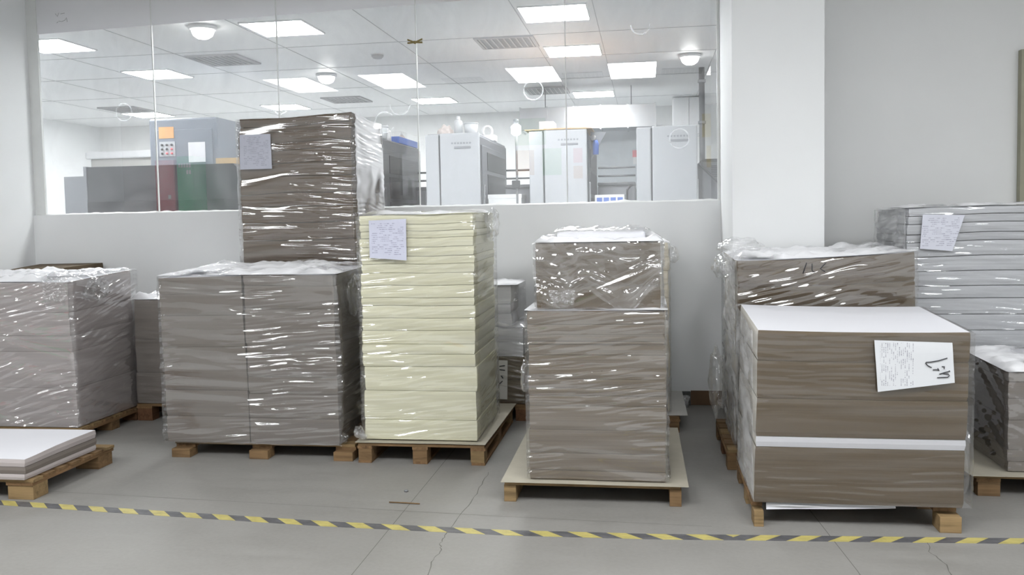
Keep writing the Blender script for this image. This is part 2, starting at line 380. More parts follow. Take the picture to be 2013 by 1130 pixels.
# ribbon bow stuck on a pane joint
MT['gold'] = plain('dull_gold_ribbon', (0.22, 0.17, 0.06), 0.5)
bow = thing('ribbon_bow', 'small dull gold ribbon bow stuck on a glass joint near the top', 'bow', (-1.826, YG - 0.014, 2.93))
box('knot', -0.009, 0.009, -0.008, 0.006, -0.012, 0.012, MT['gold'], bow, 0.003)
for s in (-1, 1):
    for dz in (0.018, -0.008):
        mesh('ribbon_tail', [(0, -0.004, -0.006), (0, -0.004, 0.006), (s * 0.062, -0.006, dz + 0.012), (s * 0.062, -0.006, dz - 0.002), (0, 0.002, -0.006), (0, 0.002, 0.006), (s * 0.062, 0.0, dz + 0.012), (s * 0.062, 0.0, dz - 0.002)],
             [(0, 1, 2, 3), (7, 6, 5, 4), (0, 3, 7, 4), (1, 5, 6, 2), (3, 2, 6, 7), (0, 4, 5, 1)], MT['gold'], bow)

# ------------------------------------------------------------------ ceiling panels, vents, globes
def panel(x, y, w, d, mt, label, group=None, cz=CZ):
    t = thing('ceiling_light', label, 'ceiling light', (x, y, cz), group)
    box('diffuser', 0.012, w - 0.012, 0.012, d - 0.012, -0.012, -0.004, mt, t)
    for (a, b, c, e) in ((0, w, 0, .012), (0, w, d - .012, d), (0, .012, .012, d - .012), (w - .012, w, .012, d - .012)):
        box('frame_rail', a, b, c, e, -0.016, -0.001, MT['white'], t)
    return t
fl_names = ['far left over the lockers', 'fifth from the right pillar', 'fourth from the right pillar', 'third from the right pillar', 'second from the right pillar', 'first left of the right pillar', 'right of the right pillar', 'farthest right']
for x, nm in zip((-9.38, -5.27, -3.89, -1.84, -0.48, 0.88, 2.93, 4.30), fl_names):
    panel(x, 0.97, 0.66, 1.34, MT['lamp_front'], 'long panel light over the pallets, ' + nm, 'long panel lights over the pallets', CF)
bl = [(-3.60, 7.42, 'nearest, behind the top of the second glass joint'), (-1.07, 7.42, 'nearest, cut by the rightmost glass joint at the top edge'), (-6.12, 7.62, 'top left against the window edge'),
      (-1.05, 9.20, 'below the topmost right one, beside a square vent'), (-6.04, 9.40, 'behind the leftmost glass joint, upper'),
      (-1.03, 12.62, 'farthest right row, above the silver duct'), (-3.43, 12.60, 'far row behind the third glass joint'), (-5.83, 12.65, 'far row above the tallest stack'), (-8.31, 12.90, 'far row above the blue-grey machine')]
for x, y, nm in bl:
    panel(x, y, 0.6, 0.6, MT['lamp_back'], 'square press room light, ' + nm, 'square press room ceiling lights')
def vent(x, y, w, d, label, group, cz=CZ):
    t = thing('ceiling_vent', label, 'air vent', (x, y, cz), group)
    box('backing', 0.02, w - 0.02, 0.02, d - 0.02, -0.008, -0.002, MT['vent'], t)
    for (a, b, c, e) in ((0, w, 0, .03), (0, w, d - .03, d), (0, .03, .03, d - .03), (w - .03, w, .03, d - .03)):
        box('frame_rail', a, b, c, e, -0.018, -0.001, MT['vent_slat'], t)
    n = 9
    for i in range(n):
        xx = 0.05 + (w - 0.1) * i / (n - 1)
        box('slat', xx - 0.008, xx + 0.008, 0.03, d - 0.03, -0.016, -0.008, MT['vent_slat'], t)
vent(-4.87, 8.75, .6, .6, 'grey square ceiling vent between the two leftmost glass joints', 'press room vents')
vent(-1.68, 8.60, .6, .55, 'grey square ceiling vent left of the upper right lights', 'press room vents')
vent(-4.66, 12.15, .6, .6, 'grey ceiling vent right above the tallest stack', 'press room vents')
vent(-8.25, 12.20, .6, .6, 'grey ceiling vent far left beside a far row light', 'press room vents')
vent(-1.66, 12.05, .6, .65, 'grey ceiling vent left of the rightmost glass joint, far end', 'press room vents')
for x, nm in ((-2.85, 'between the third and fourth long lights'), (-1.13, 'between the second and third long lights'), (0.25, 'between the first two long lights at the pillar')):
    vent(x, 1.15, .56, .5, 'slotted mirrored ceiling vent ' + nm, 'slotted vents over the pallets', CF)
for x, y, nm in ((-3.98, 7.50, 'cut by the bulkhead near the second joint'), (-3.85, 10.27, 'above the tallest stack, beside a long mirrored light'), (0.52, 10.1, 'at the right end of the window')):
    t = thing('dome_lamp', 'round glass dome lamp, ' + nm, 'lamp', (x, y, CZ))
    lathe('base_ring', [(0.02, -0.001), (0.125, -0.001), (0.125, -0.03), (0.10, -0.035)], MT['white'], t)
    lathe('dome', [(0.10, -0.031), (0.10, -0.05), (0.085, -0.085), (0.05, -0.11), (0.005, -0.118)], MT['globe'], t)
t = thing('smoke_detector', 'small round white detector on the press room ceiling', 'detector', (-2.86, 9.2, CZ))
lathe('housing', [(0.065, -0.001), (0.065, -0.025), (0.045, -0.045), (0.01, -0.048)], MT['vent_slat'], t)
lathe('plate', [(0.075, 0.0), (0.075, -0.006), (0.066, -0.008)], MT['white'], t)

# ================================================================== PALLETS
def pallet(label, x0, x1, y0, y1, h, bx, by, bmat='wood', deck=6, runner=False, top_t=0.018, stringer=True, deck_in=0.0, mid_front=True):
    t = thing('wooden_pallet', label, 'pallet', ((x0 + x1) / 2, (y0 + y1) / 2, 0), 'wooden pallets')
    cx, cy = (x0 + x1) / 2, (y0 + y1) / 2
    zt = h - top_t; zs = zt - (0.018 if stringer else 0); z0 = 0.016 if runner else 0.0
    for a, b in bx:
        if runner: box('bottom_runner', a - cx, b - cx, y0 - cy, y1 - cy, 0, 0.016, MT['wood_y'], t, 0.001)
        for c, d in by:
            if not mid_front and (c, d) == by[0] and (a, b) == bx[1]: continue
            j = rnd.uniform(-.004, .004)
            box('block', a - cx + j, b - cx + j, c - cy, d - cy, z0, zs, MT[rnd.choice([bmat, bmat, 'wood'])], t, 0.002)
        if stringer: box('stringer_board', a - cx - .004, b - cx + .004, y0 + deck_in - cy, y1 - cy, zs, zt, MT['wood_y'], t, 0.001)
    n = deck; bw = (y1 - y0 - deck_in) / (n + (n - 1) * 0.35)
    for i in range(n):
        c = y0 + deck_in + i * bw * 1.35
        box('deck_board', x0 - cx + rnd.uniform(-.004, .004), x1 - cx + rnd.uniform(-.004, .004), c - cy, c + bw - cy, zt, h, MT[rnd.choice(['wood', 'wood_pale', 'wood'])], t, 0.0015)
    return t
def rows(y0, y1, n=3, w=0.1): return [(y0 + (y1 - y0 - w) * i / (n - 1), y0 + (y1 - y0 - w) * i / (n - 1) + w) for i in range(n)]

# ================================================================== STACKS
def fbm(x, y, z): return noise.noise((x, y, z))

def pile(t, x0, x1, y0, y1, cuts, mats, seed, amp=0.003, corners=(0, 0, 0, 0), sag=0.0, jit=0.004, part='paper_bundle', lean=(0, 0), step=0.02, topmat=None, wavy=0.0, gapw=0.002, left_mat=None):
    """bundles of sheets lying on one another; local to the thing t (origin at the base of the pile)"""
    ox, oy, oz = t.location
    zb, ztop = cuts[0], cuts[-1]; lx, ly = x1 - x0, y1 - y0
    rr = random.Random(seed); nu, nv = max(6, int(lx / 0.06)), max(5, int(ly / 0.08))
    def warp(u, v, z):
        k = (z - zb) / (ztop - zb); k = k * k
        fl, fr_, bl_, br_ = corners
        d = (fl * (1 - u) + fr_ * u) * (1 - v) + (bl_ * (1 - u) + br_ * u) * v
        d += -sag * (1 - (2 * u - 1) ** 2) * (1 - (2 * v - 1) ** 2 * 0.5)
        d += wavy * noise.noise((u * 2.3 + seed, v * 1.7, z * 2.0))
        return d * k
    def prof(z, s):   # how far the sheet edges of side s stray at height z
        return amp * (1.5 * noise.noise((z * 6, seed + s * 5.1, 0.3)) + 0.25 * noise.noise((z * 30, seed * 1.7 + s * 3.3, 2.1)))
    objs = []
    for i in range(len(cuts) - 1):
        za, zc = cuts[i], cuts[i + 1]
        mm = mats[i % len(mats)] if isinstance(mats, (list, tuple)) else mats
        nz = max(2, int((zc - za) / step)); jx, jy = rr.uniform(-jit, jit), rr.uniform(-jit, jit)
        vs, fs = [], []
        ring = [(k, 0) for k in range(nu)] + [(nu, k) for k in range(nv)] + [(nu - k, nv) for k in range(nu)] + [(0, nv - k) for k in range(nv)]
        nr = len(ring)
        gap = min(gapw, (zc - za) * 0.1)
        def P(a, b, z, inset):
            u, v = a / nu, b / nv
            px = x0 + lx * u + jx + lean[0] * (z - zb); py = y0 + ly * v + jy + lean[1] * (z - zb)
            if b == 0: py += inset - prof(z, 0) - amp * .5 * noise.noise((u * 4, z * 7, seed))
            if b == nv: py -= inset - prof(z, 2)
            if a == 0: px += inset - prof(z, 3) - amp * .5 * noise.noise((v * 4, z * 7, seed + 9))
            if a == nu: px -= inset - prof(z, 1) - amp * .5 * noise.noise((v * 4, z * 7, seed + 4))
            return (px - ox, py - oy, z + warp(u, v, z) - oz)
        for j in range(nz + 1):
            z = za + gap + (zc - za - gap) * j / nz; ins = 0.004 if j == 0 else (0.002 if j == nz else 0)
            for a, b in ring: vs.append(P(a, b, z, ins))
        for j in range(nz):
            for k in range(nr):
                q = (k + 1) % nr; fs.append((j * nr + k, j * nr + q, (j + 1) * nr + q, (j + 1) * nr + k))
        for z, j, flip in ((zc, nz, False), (za + gap, 0, True)):
            idx = {ring[k]: j * nr + k for k in range(nr)}
            for a in range(1, nu):
                for b in range(1, nv): idx[(a, b)] = len(vs); vs.append(P(a, b, z, 0))
            for a in range(nu):
                for b in range(nv):
                    f = (idx[(a, b)], idx[(a + 1, b)], idx[(a + 1, b + 1)], idx[(a, b + 1)]); fs.append(f[::-1] if flip else f)
        o = mesh(part, vs, fs, mm, t)
        if topmat is not None and i == len(cuts) - 2:
            o.data.materials.append(topmat); st = nz * nr
            for k in range(nu * nv): o.data.polygons[st + k].material_index = 1
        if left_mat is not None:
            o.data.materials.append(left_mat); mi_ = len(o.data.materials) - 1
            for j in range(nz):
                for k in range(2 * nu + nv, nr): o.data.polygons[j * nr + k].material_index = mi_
        objs.append(o)
    return objs, warp

def wrap(t, x0, x1, y0, y1, z0, z1, m, seed, off=0.011, wr=0.007, side_mats=None, warp=None, top=None, topm=None, top_h=0.012, tilt=0.08, bulge=None, pull=0.0, calm=0.0, fine=1.0):
    """stretch film round the four sides, drawn into near-level wrinkles; top: the film also lies over the pile"""
    ox, oy, oz = t.location
    lx, ly = x1 - x0, y1 - y0
    na, nb = max(8, int(lx / 0.02)), max(8, int(ly / 0.024)); nk = max(6, int(lx / 0.12)); nz = int((z1 - z0) / 0.006)
    ring = [(i / na, 0.0, 0, -1, 0) for i in range(na)] + [(1.0, i / nb, 1, 0, 1) for i in range(nb)] + [(1 - i / nk, 1.0, 0, 1, 2) for i in range(nk)] + [(0.0, 1 - i / nb, -1, 0, 3) for i in range(nb)]
    nr = len(ring); vs, fs, mi = [], [], []
    nn = noise.noise
    for j in range(nz + 1):
        k = j / nz; z = z0 + (z1 - z0) * k
        for (u, v, nx, ny, s) in ring:
            x, y = x0 + lx * u, y0 + ly * v
            along = (x if ny else y)
            if s == 2: d = off
            else:
                pt = min(1.0, max(0.0, (nn((along * 1.6, z * 3.1, seed + 21)) + 0.32 - calm) * 2.4))     # film lies tighter in places
                zt = z + along * tilt + 0.03 * nn((along * 2.3, z * 2, seed + 8))
                d = off + wr * (pt * (0.85 * nn((along * 3.1, zt * 52 * fine, seed)) + 0.5 * nn((along * 5.0, zt * 95 * fine, seed + 2))) + 0.9 * nn((along * 1.3, (z - along * tilt) * 14, seed + 3)))
            if pull: d += pull * max(0, nn((along * 2.1, z * 2.3, seed + 11))) ** 1.5
            if bulge: d += bulge(s, u, v, k)
            edge = min(1.0, min(u if ny else v, (1 - u) if ny else (1 - v)) * (lx if ny else ly) / 0.03)
            px = x + (nx * d); py = y + (ny * d)
            if ny: px += (u - 0.5) * 2 * off * (1 - edge)
            else: py += (v - 0.5) * 2 * off * (1 - edge)
            zz = z + (warp(u, v, z) if warp else 0) + (0.006 * nn((along * 6, seed, 1.0)) if j in (0, nz) else 0)
            vs.append((px - ox, py - oy, zz - oz))
    for j in range(nz):
        for k in range(nr):
            q = (k + 1) % nr; fs.append((j * nr + k, j * nr + q, (j + 1) * nr + q, (j + 1) * nr + k)); mi.append(ring[k][4])
    o = mesh('stretch_film', vs, fs, m, t, True)
    if side_mats:
        for s, mm in side_mats.items():
            o.data.materials.append(mm); ix = len(o.data.materials) - 1
            for p_, s_ in zip(o.data.polygons, mi):
                if s_ == s: p_.material_index = ix
    if top is not None:
        cover(t, x0 - off, x1 + off, y0 - off, y1 + off, z1, topm or MT['film_top'], seed + 2, top_h, warp, top)
    return o

def cover(t, x0, x1, y0, y1, z, m, seed, h=0.012, warp=None, keep=1.0, front_drop=0.0, name='film_cover', base=0.006):
    """crumpled film lying over the top of a pile"""
    ox, oy, oz = t.location; st = 0.016
    na, nb = int((x1 - x0) / st), int((y1 - y0) / st); vs, fs = [], []
    for b in range(nb + 1):
        for a in range(na + 1):
            u, v = a / na, b / nb; x, y = x0 + (x1 - x0) * u, y0 + (y1 - y0) * v
            e = min(u, 1 - u, v, 1 - v); lift = min(1, e / 0.06)
            d = base + lift * h * (abs(noise.noise((x * 6, y * 9, seed))) * 1.6 + 0.7 * abs(noise.noise((x * 17, y * 19, seed + 4))) + 0.9 * max(0, noise.noise((x * 2.3, y * 2.3, seed + 7))))
            vs.append((x - ox, y - oy, z + (warp(u, v, z) if warp else 0) + d - oz))
    for b in range(nb):
        for a in range(na):
            cu, cv = (a + .5) / na, (b + .5) / nb
            if keep < 1 and min(cu, 1 - cu, cv, 1 - cv) > keep * (0.5 + 0.35 * noise.noise((cu * 6, cv * 6, seed))): continue
            i = b * (na + 1) + a; fs.append((i, i + 1, i + na + 2, i + na + 1))
    return mesh(name, vs, fs, m, t, True)

def tuft(t, base, size, seed, m=None, name='film_tail', squash=(1, 1, 1)):
    """a loose bunched end of film: crumpled shell"""
    bm = bmesh.new(); bmesh.ops.create_icosphere(bm, subdivisions=4, radius=1.0)
    for v in bm.verts:
        p = v.co.copy(); k = 1 + 0.35 * noise.noise(p * 1.7 + Vector((seed, 0, 0))) + 0.22 * abs(noise.noise(p * 4.5 + Vector((0, seed, 0)))) + 0.1 * noise.noise(p * 11 + Vector((0, 0, seed)))
        v.co = Vector((p.x * squash[0], p.y * squash[1], p.z * squash[2])) * k * size + Vector(base) - t.location
    return from_bm(name, bm, m or MT['film_loose'], t, True)

def sheet(name, pts, m, parent, nrm=(0, -1, 0), thick=0.0008, sub=8, curl=0.004, seed=1):
    """thin paper sheet from four corners (tl, tr, br, bl), slightly curled"""
    tl, tr_, br_, bl_ = [Vector(p) for p in pts]; n = Vector(nrm); vs, fs = [], []
    c = (tl + tr_ + br_ + bl_) / 4
    for s in (0, 1):
        for j in range(sub + 1):
            for i in range(sub + 1):
                u, v = i / sub, j / sub
                p = tl.lerp(tr_, u).lerp(bl_.lerp(br_, u), v) - c
                p += n * (curl * (noise.noise((u * 2.2, v * 2.2, seed)) + 0.4) + (thick if s == 0 else 0))
                vs.append(tuple(p))
    k = sub + 1; q = k * k
    for j in range(sub):
        for i in range(sub):
            a = j * k + i; fs.append((a, a + k, a + k + 1, a + 1)); fs.append((q + a, q + a + 1, q + a + k + 1, q + a + k))
    for i in range(sub):
        fs.append((i, i + 1, q + i + 1, q + i)); a = sub * k + i; fs.append((a + 1, a, q + a, q + a + 1))
        a = i * k; fs.append((a + k, a, q + a, q + a + k)); a = i * k + sub; fs.append((a, a + k, q + a + k, q + a))
    o = mesh(name, vs, fs, m, parent); o.location = c - (parent.location if parent else Vector())
    return o

def cutlist(z0, z1, fr): return [z0 + (z1 - z0) * f for f in fr]

# ---- front right: brown board with white top sheet, white band, label
FR = (0.50, 1.44, 4.20, 4.95)
pallet('low wooden pallet with narrow front posts under the brown stack with the handwritten label', 0.50, 1.43, 4.20, 4.98, 0.112, [(0.50, 0.545), (0.93, 1.03), (1.335, 1.43)], [(4.19, 4.30), (4.52, 4.62), (4.86, 4.96)], 'wood_pale', deck_in=0.07, mid_front=False)
t = thing('paper_stack', 'brown board stack with white top sheet and a large handwritten label, front right', 'paper stack', (0.97, 4.575, 0.114), 'wrapped paper stacks')
cz = [0.114, 0.385, 0.435, 0.62, 0.80, 0.945]
_, wp = pile(t, *FR, cz, [MT['kraft'], MT['whitepaper'], MT['kraft'], MT['kraft'], MT['kraft']], 11, 0.0025, (0, -0.01, 0.045, 0.03), 0.012, 0.0015, lean=(0.028, 0), topmat=MT['topsheet'], left_mat=MT['lit_edges'])
wrap(t, FR[0] + 0.006, FR[1] + 0.03, FR[2], FR[3], 0.12, 0.945, MT['film_calm'], 3, 0.010, 0.004, {3: MT['film_dense']}, wp, tilt=0.02)
tuft(t, (1.475, 4.35, 0.33), 0.1, 3, squash=(0.35, 0.7, 1.9))
sheet('underlay_sheet', [(0.56, 4.23, 0.112), (1.15, 4.23, 0.112), (1.15, 4.225, 0.098), (0.56, 4.22, 0.078)], MT['whitepaper'], t, curl=0.012, seed=4)
lab_m = print_sheet('delivery_label_print', (0.58, 0.59, 0.61), (0.22, 0.22, 0.26), 118, 2, 0, (-0.10, 0.10, -0.15, 0.0))
lab = sheet('label_sheet', [(1.040, 4.176, 0.902), (1.378, 4.176, 0.891), (1.390, 4.176, 0.707), (1.056, 4.176, 0.661)], lab_m, t, curl=0.003, seed=2)
lab['label'] = 'white printed sheet with three handwritten black characters'
def px_lab(x, y):   # label pixels (zoomed crop) -> metres on the sheet, relative to its centre
    return Vector((1.038 + (x - 100) / 7.06 * 0.00222 * 1.0, 0, 0.905 - (y - 190) / 7.06 * 0.00245))
cc = Vector((1.216, 0, 0.79))
for st_ in ([(1110, 432), (990, 468), (880, 486), (820, 490), (815, 502), (838, 530), (895, 560)], [(915, 590), (960, 587), (1000, 592)], [(980, 568), (1000, 600)],
            [(1038, 545), (1072, 546), (1068, 578)], [(1135, 600), (1150, 606), (1080, 622), (1005, 646)], [(1060, 640), (1125, 642), (1141, 665), (1120, 686), (1050, 688), (975, 693)]):
    tube('pen_stroke', [tuple(px_lab(*p) - cc + Vector((0, -0.0062, 0))) for p in st_], 0.0022, MT['ink'], lab, 5)

# ---- behind it: brown board in glossy film
BR = (0.52, 1.49, 5.12, 5.90)
pallet('dark wooden pallet under the brown stack in front of the right pillar', 0.46, 1.45, 5.12, 5.9, 0.12, [(0.46, 0.56), (0.92, 1.02), (1.35, 1.45)], rows(5.12, 5.9), 'wood_red')
t = thing('paper_stack', 'brown board stack in shiny slanting film before the right pillar, behind the labelled stack', 'paper stack', (1.0, 5.5, 0.122), 'wrapped paper stacks')
_, wp = pile(t, *BR, cutlist(0.122, 1.235, (0, .3, .62, .86, 1)), MT['kraft'], 23, 0.004, (-0.01, 0.03, 0.01, 0.03), 0.02, 0.003, topmat=MT['topsheet'], left_mat=MT['lit_edges'])
wrap(t, *BR, 0.13, 1.235, MT['film_slant'], 7, 0.013, 0.011, {3: MT['film_dense']}, wp, top=1.0, topm=MT['film_top'], top_h=0.028, tilt=-0.22)
tuft(t, (0.47, 5.3, 1.19), 0.085, 9, squash=(0.8, 1.3, 0.8))
tuft(t, (0.58, 5.5, 1.30), 0.10, 12, squash=(1.3, 1.0, 0.45))
tuft(t, (0.43, 5.5, 0.45), 0.09, 15, squash=(0.5, 1.5, 2.2))
for pts in ([(0.955, 0.0, 1.205), (0.945, 0, 1.175), (0.935, 0, 1.145)], [(0.985, 0, 1.20), (0.985, 0, 1.16), (1.0, 0, 1.15)], [(1.06, 0, 1.205), (1.03, 0, 1.17), (1.055, 0, 1.155)]):
    tube('pen_stroke', [(p[0] - 1.0 - .05, 5.108 - 5.5, p[2] - 0.122 + .005) for p in pts], 0.003, MT['ink'], t, 5)

# ---- far right: tall bluish white stack
WR = (1.585, 2.62, 5.60, 6.30)
pallet('wooden pallet under the tall bluish white stack at the right edge', 1.585, 2.62, 5.6, 6.3, 0.12, [(1.6, 1.7), (2.05, 2.15), (2.5, 2.6)], rows(5.6, 6.3), 'wood')
t = thing('paper_stack', 'tall bluish white paper stack with a printed sheet, against the right edge', 'paper stack', (2.1, 5.95, 0.122), 'wrapped paper stacks')
_, wp = pile(t, *WR, cutlist(0.122, 1.505, (0, .09, .2, .3, .38, .46, .53, .6, .655, .72, .785, .85, .885, .93, .965, 1)), MT['bluewhite'], 31, 0.005, (0, .01, 0, 0.01), -0.01, 0.006, wavy=0.012, gapw=0.005)
wrap(t, *WR, 0.13, 1.505, MT['film_calm'], 17, 0.016, 0.008, {3: MT['film_dense']}, wp, top=0.35, top_h=0.012)
lm = print_sheet('stock_sheet_print_right', (0.60, 0.61, 0.68), (0.3, 0.3, 0.38), 85, 0, 2, (-0.10, 0.11, -0.085, 0.09))
sheet('label_sheet', [(1.665, 5.578, 1.470), (1.905, 5.578, 1.462), (1.835, 5.578, 1.245), (1.65, 5.578, 1.262)], lm, t, seed=5, curl=0.006)['label'] = 'white printed stock sheet under the film'

# ---- right edge low stack
SR = (1.86, 2.6, 4.80, 5.50)
pallet('wooden pallet with cardboard sheet at the right edge, cut off by the frame', 1.68, 2.7, 4.76, 5.6, 0.112, [(1.70, 1.81), (2.15, 2.26), (2.58, 2.69)], rows(4.76, 5.6), 'wood')
tag(recenter(sheet('cardboard_sheet', [(1.60, 5.62, 0.1155), (2.75, 5.62, 0.1155), (2.75, 4.72, 0.1155), (1.66, 4.72, 0.1145)], MT['board'], None, (0, 0, 1), 0.003, 10, 0.003)), 'brown cardboard sheet on the pallet at the right edge', 'cardboard')
t = thing('paper_stack', 'low grey board stack with crumpled film on top, right edge', 'paper stack', (2.2, 5.15, 0.121), 'wrapped paper stacks')
_, wp = pile(t, *SR, cutlist(0.121, 0.645, (0, .1, .22, .52, .74, .9, 1)), MT['grey'], 41, 0.005, (0, 0, 0.02, 0.02), 0.0, 0.005, topmat=MT['topsheet'])
wrap(t, *SR, 0.13, 0.645, MT['film_slant'], 27, 0.013, 0.01, None, wp, top=1.0, top_h=0.022, tilt=0.5)

# ---- centre: dark brown board in two tiers
CT = (-0.615, 0.095, 4.46, 5.20)
pallet('low wooden pallet with two end runners under the centre two-tier stack', -0.752, 0.165, 4.44, 5.62, 0.108, [(-0.752, -0.688), (0.108, 0.168)], rows(4.44, 5.62, 3, 0.3), 'wood_pale', deck=8, stringer=False)
tag(recenter(sheet('cardboard_sheet', [(-0.77, 5.62, 0.114), (0.195, 5.64, 0.114), (0.205, 4.41, 0.112), (-0.765, 4.41, 0.111)], MT['board'], None, (0, 0, 1), 0.003, 12, 0.002, 3)), 'pale beige cardboard sheet on the centre pallet', 'cardboard')
t = thing('paper_stack', 'dark brown board stack in two tiers, centre, standing on a beige sheet', 'paper stack', (-0.26, 4.83, 0.118), 'wrapped paper stacks')
_, wp = pile(t, *CT, cutlist(0.118, 1.01, (0, .055, .16, .30, .44, .50, .545, .60, .74, .80, .82, .86, .92, 1)), MT['kraft_dark'], 51, 0.0035, (0, 0, 0, 0), 0, 0.0035, topmat=MT['topsheet'])
wrap(t, *CT, 0.13, 1.01, MT['film'], 37, 0.015, 0.014, None, wp, top=0.4, topm=MT['film_top'], top_h=0.008, tilt=-0.12)
U = (-0.568, 0.076, 4.50, 5.14)
_, wp = pile(t, *U, cutlist(1.012, 1.36, (0, .35, 1)), MT['kraft'], 57, 0.0025, (0, 0, 0.01, 0.01), 0, 0.002, part='upper_bundle')
wrap(t, *U, 1.02, 1.36, MT['film_loose'], 47, 0.012, 0.016, None, wp, top=1.0, topm=MT['film_top'], top_h=0.03, tilt=0.4, pull=0.04)
box('white_packet', -0.47 + .26, 0.0 + .26, 4.62 - 4.83, 5.05 - 4.83, 1.363 - .118, 1.415 - .118, MT['topsheet'], t, 0.012)
cover(t, -0.5, 0.03, 4.60, 5.07, 1.412, MT['film_loose'], 5, 0.02)
def flap(t, x0, x1, z0, z1, y, seed, m, name='film_flap', taper=0.25):
    """film hanging loose down the front"""
    ox, oy, oz = t.location; na, nb = 40, 50; vs, fs = [], []
    for j in range(nb + 1):
        for i in range(na + 1):
            u, v = i / na, j / nb; w = 1 - taper * v ** 2
            x = (x0 + x1) / 2 + (x1 - x0) * (u - 0.5) * w + 0.02 * noise.noise((v * 3, seed, 0)); z = z1 + (z0 - z1) * v * (0.75 + 0.5 * noise.noise((u * 3.5, seed, 4)))
            d = 0.02 + 0.03 * abs(noise.noise((u * 5, v * 2, seed))) + 0.02 * abs(noise.noise((u * 9, v * 9, seed + 2)))
            vs.append((x - ox, y - d - oy, z - oz))
    for j in range(nb):
        for i in range(na): a = j * (na + 1) + i; fs.append((a, a + 1, a + na + 2, a + na + 1))
    return mesh(name, vs, fs, m, t, True)
flap(t, -0.585, 0.095, 0.95, 1.365, 4.49, 3, MT['film_loose'], taper=0.1)
flap(t, -0.50, -0.36, 1.03, 1.12, 4.485, 8, MT['film_loose'])
tuft(t, (-0.65, 4.60, 0.64), 0.05, 6, squash=(0.5, 0.8, 1.6))

# ---- behind centre: buff ream stack on white sheet
pallet('wooden pallet mostly hidden behind the centre stack', -0.62, 0.22, 5.98, 6.8, 0.11, [(-0.62, -0.52), (-0.25, -0.15), (0.12, 0.22)], rows(5.98, 6.8), 'wood')
tag(recenter(sheet('cardboard_sheet', [(-0.66, 6.80, 0.116), (0.27, 6.82, 0.116), (0.275, 6.0, 0.113), (-0.66, 6.0, 0.113)], MT['boardwhite'], None, (0, 0, 1), 0.003, 10, 0.003, 5)), 'white cardboard sheet with a bare corner behind the centre stack', 'cardboard')
t = thing('paper_stack', 'buff paper stack showing as a narrow strip right of the centre stack', 'paper stack', (-0.25, 6.4, 0.122), 'wrapped paper stacks')
_, wp = pile(t, -0.58, 0.155, 6.06, 6.72, cutlist(0.122, 1.30, (0, .2, .4, .55, .68, .76, .84, .92, 1)), MT['cream2'], 61, 0.006, (0, 0, 0, 0), 0, 0.006)
wrap(t, -0.58, 0.155, 6.06, 6.72, 0.13, 1.30, MT['film'], 57, 0.014, 0.008, None, wp, top=1.0, top_h=0.02)
tuft(t, (0.19, 6.1, 1.22), 0.045, 16, squash=(0.8, 0.8, 1.3))

# ---- cream stack
CR = (-1.735, -1.025, 5.12, 5.82)
pallet('light wooden pallet with long bottom runners under the cream stack', -1.775, -0.975, 5.08, 6.2, 0.125, [(-1.775, -1.69), (-1.425, -1.335), (-1.06, -0.975)], rows(5.08, 6.2, 3, 0.1), 'wood_pale', runner=True, deck=7)
tag(recenter(sheet('cardboard_sheet', [(-1.78, 6.2, 0.131), (-0.95, 6.22, 0.131), (-0.97, 5.07, 0.128), (-1.79, 5.07, 0.128)], MT['board'], None, (0, 0, 1), 0.003, 10, 0.003, 7)), 'brown cardboard sheet on the pallet of the cream stack', 'cardboard')
t = thing('paper_stack', 'tall cream paper stack with a printed sheet near its top left', 'paper stack', (-1.38, 5.45, 0.138), 'wrapped paper stacks')
_, wp = pile(t, *CR, cutlist(0.138, 1.525, (0, .09, .22, .33, .385, .43, .49, .545, .60, .635, .69, .745, .785, .82, .86, .90, .93, .96, 1)), MT['cream'], 71, 0.004, (0, 0.005, 0.01, 0.01), 0, 0.005, wavy=0.012, gapw=0.003)
wrap(t, *CR, 0.15, 1.525, MT['film'], 67, 0.018, 0.013, {1: MT['film_slant']}, wp, top=0.9, top_h=0.014, tilt=-0.1)
tuft(t, (-1.765, 5.08, 0.195), 0.034, 20, squash=(0.9, 0.7, 1.0)); tuft(t, (-1.735, 5.08, 0.168), 0.018, 21, squash=(1.2, 0.7, 0.9))
tuft(t, (-0.985, 5.55, 1.46), 0.09, 22, squash=(0.4, 1.6, 1.0))
lm = print_sheet('stock_sheet_print_left', (0.56, 0.57, 0.68), (0.25, 0.25, 0.36), 85, 0, 2, (-0.10, 0.10, -0.095, 0.10))
sheet('label_sheet', [(-1.668, 5.095, 1.498), (-1.432, 5.095, 1.505), (-1.436, 5.095, 1.252), (-1.668, 5.095, 1.270)], lm, t, seed=6, curl=0.005)['label'] = 'bluish white printed stock sheet under the film'

# ---- small mixed stack behind the cream stack
pallet('wooden pallet hidden behind the cream stack', -1.55, -0.86, 6.24, 6.8, 0.12, [(-1.55, -1.45), (-1.25, -1.15), (-0.96, -0.86)], rows(6.24, 6.8), 'wood_red')
t = thing('paper_stack', 'small mixed stack of white and brown packets between cream and centre stacks', 'paper stack', (-1.2, 6.5, 0.122), 'wrapped paper stacks')
_, wp = pile(t, -1.5, -0.885, 6.26, 6.76, [0.122, 0.30, 0.47], MT['kraft'], 81, 0.004, part='brown_bundle')
_, wp = pile(t, -1.5, -0.90, 6.28, 6.74, [0.472, 0.58, 0.69], MT['whitepaper'], 82, 0.004, part='white_bundle')
_, wp2 = pile(t, -1.4, -0.985, 6.30, 6.72, [0.692, 0.79, 0.86, 1.0], MT['whitepaper'], 83, 0.007, part='upper_bundle')
wrap(t, -1.4, -0.95, 6.28, 6.72, 0.70, 1.0, MT['film_loose'], 83, 0.015, 0.012, None, None, top=1.0, top_h=0.02)
wrap(t, -1.5, -0.885, 6.26, 6.76, 0.13, 0.69, MT['film_loose'], 84, 0.014, 0.012, None, None, top=0.5, top_h=0.02)
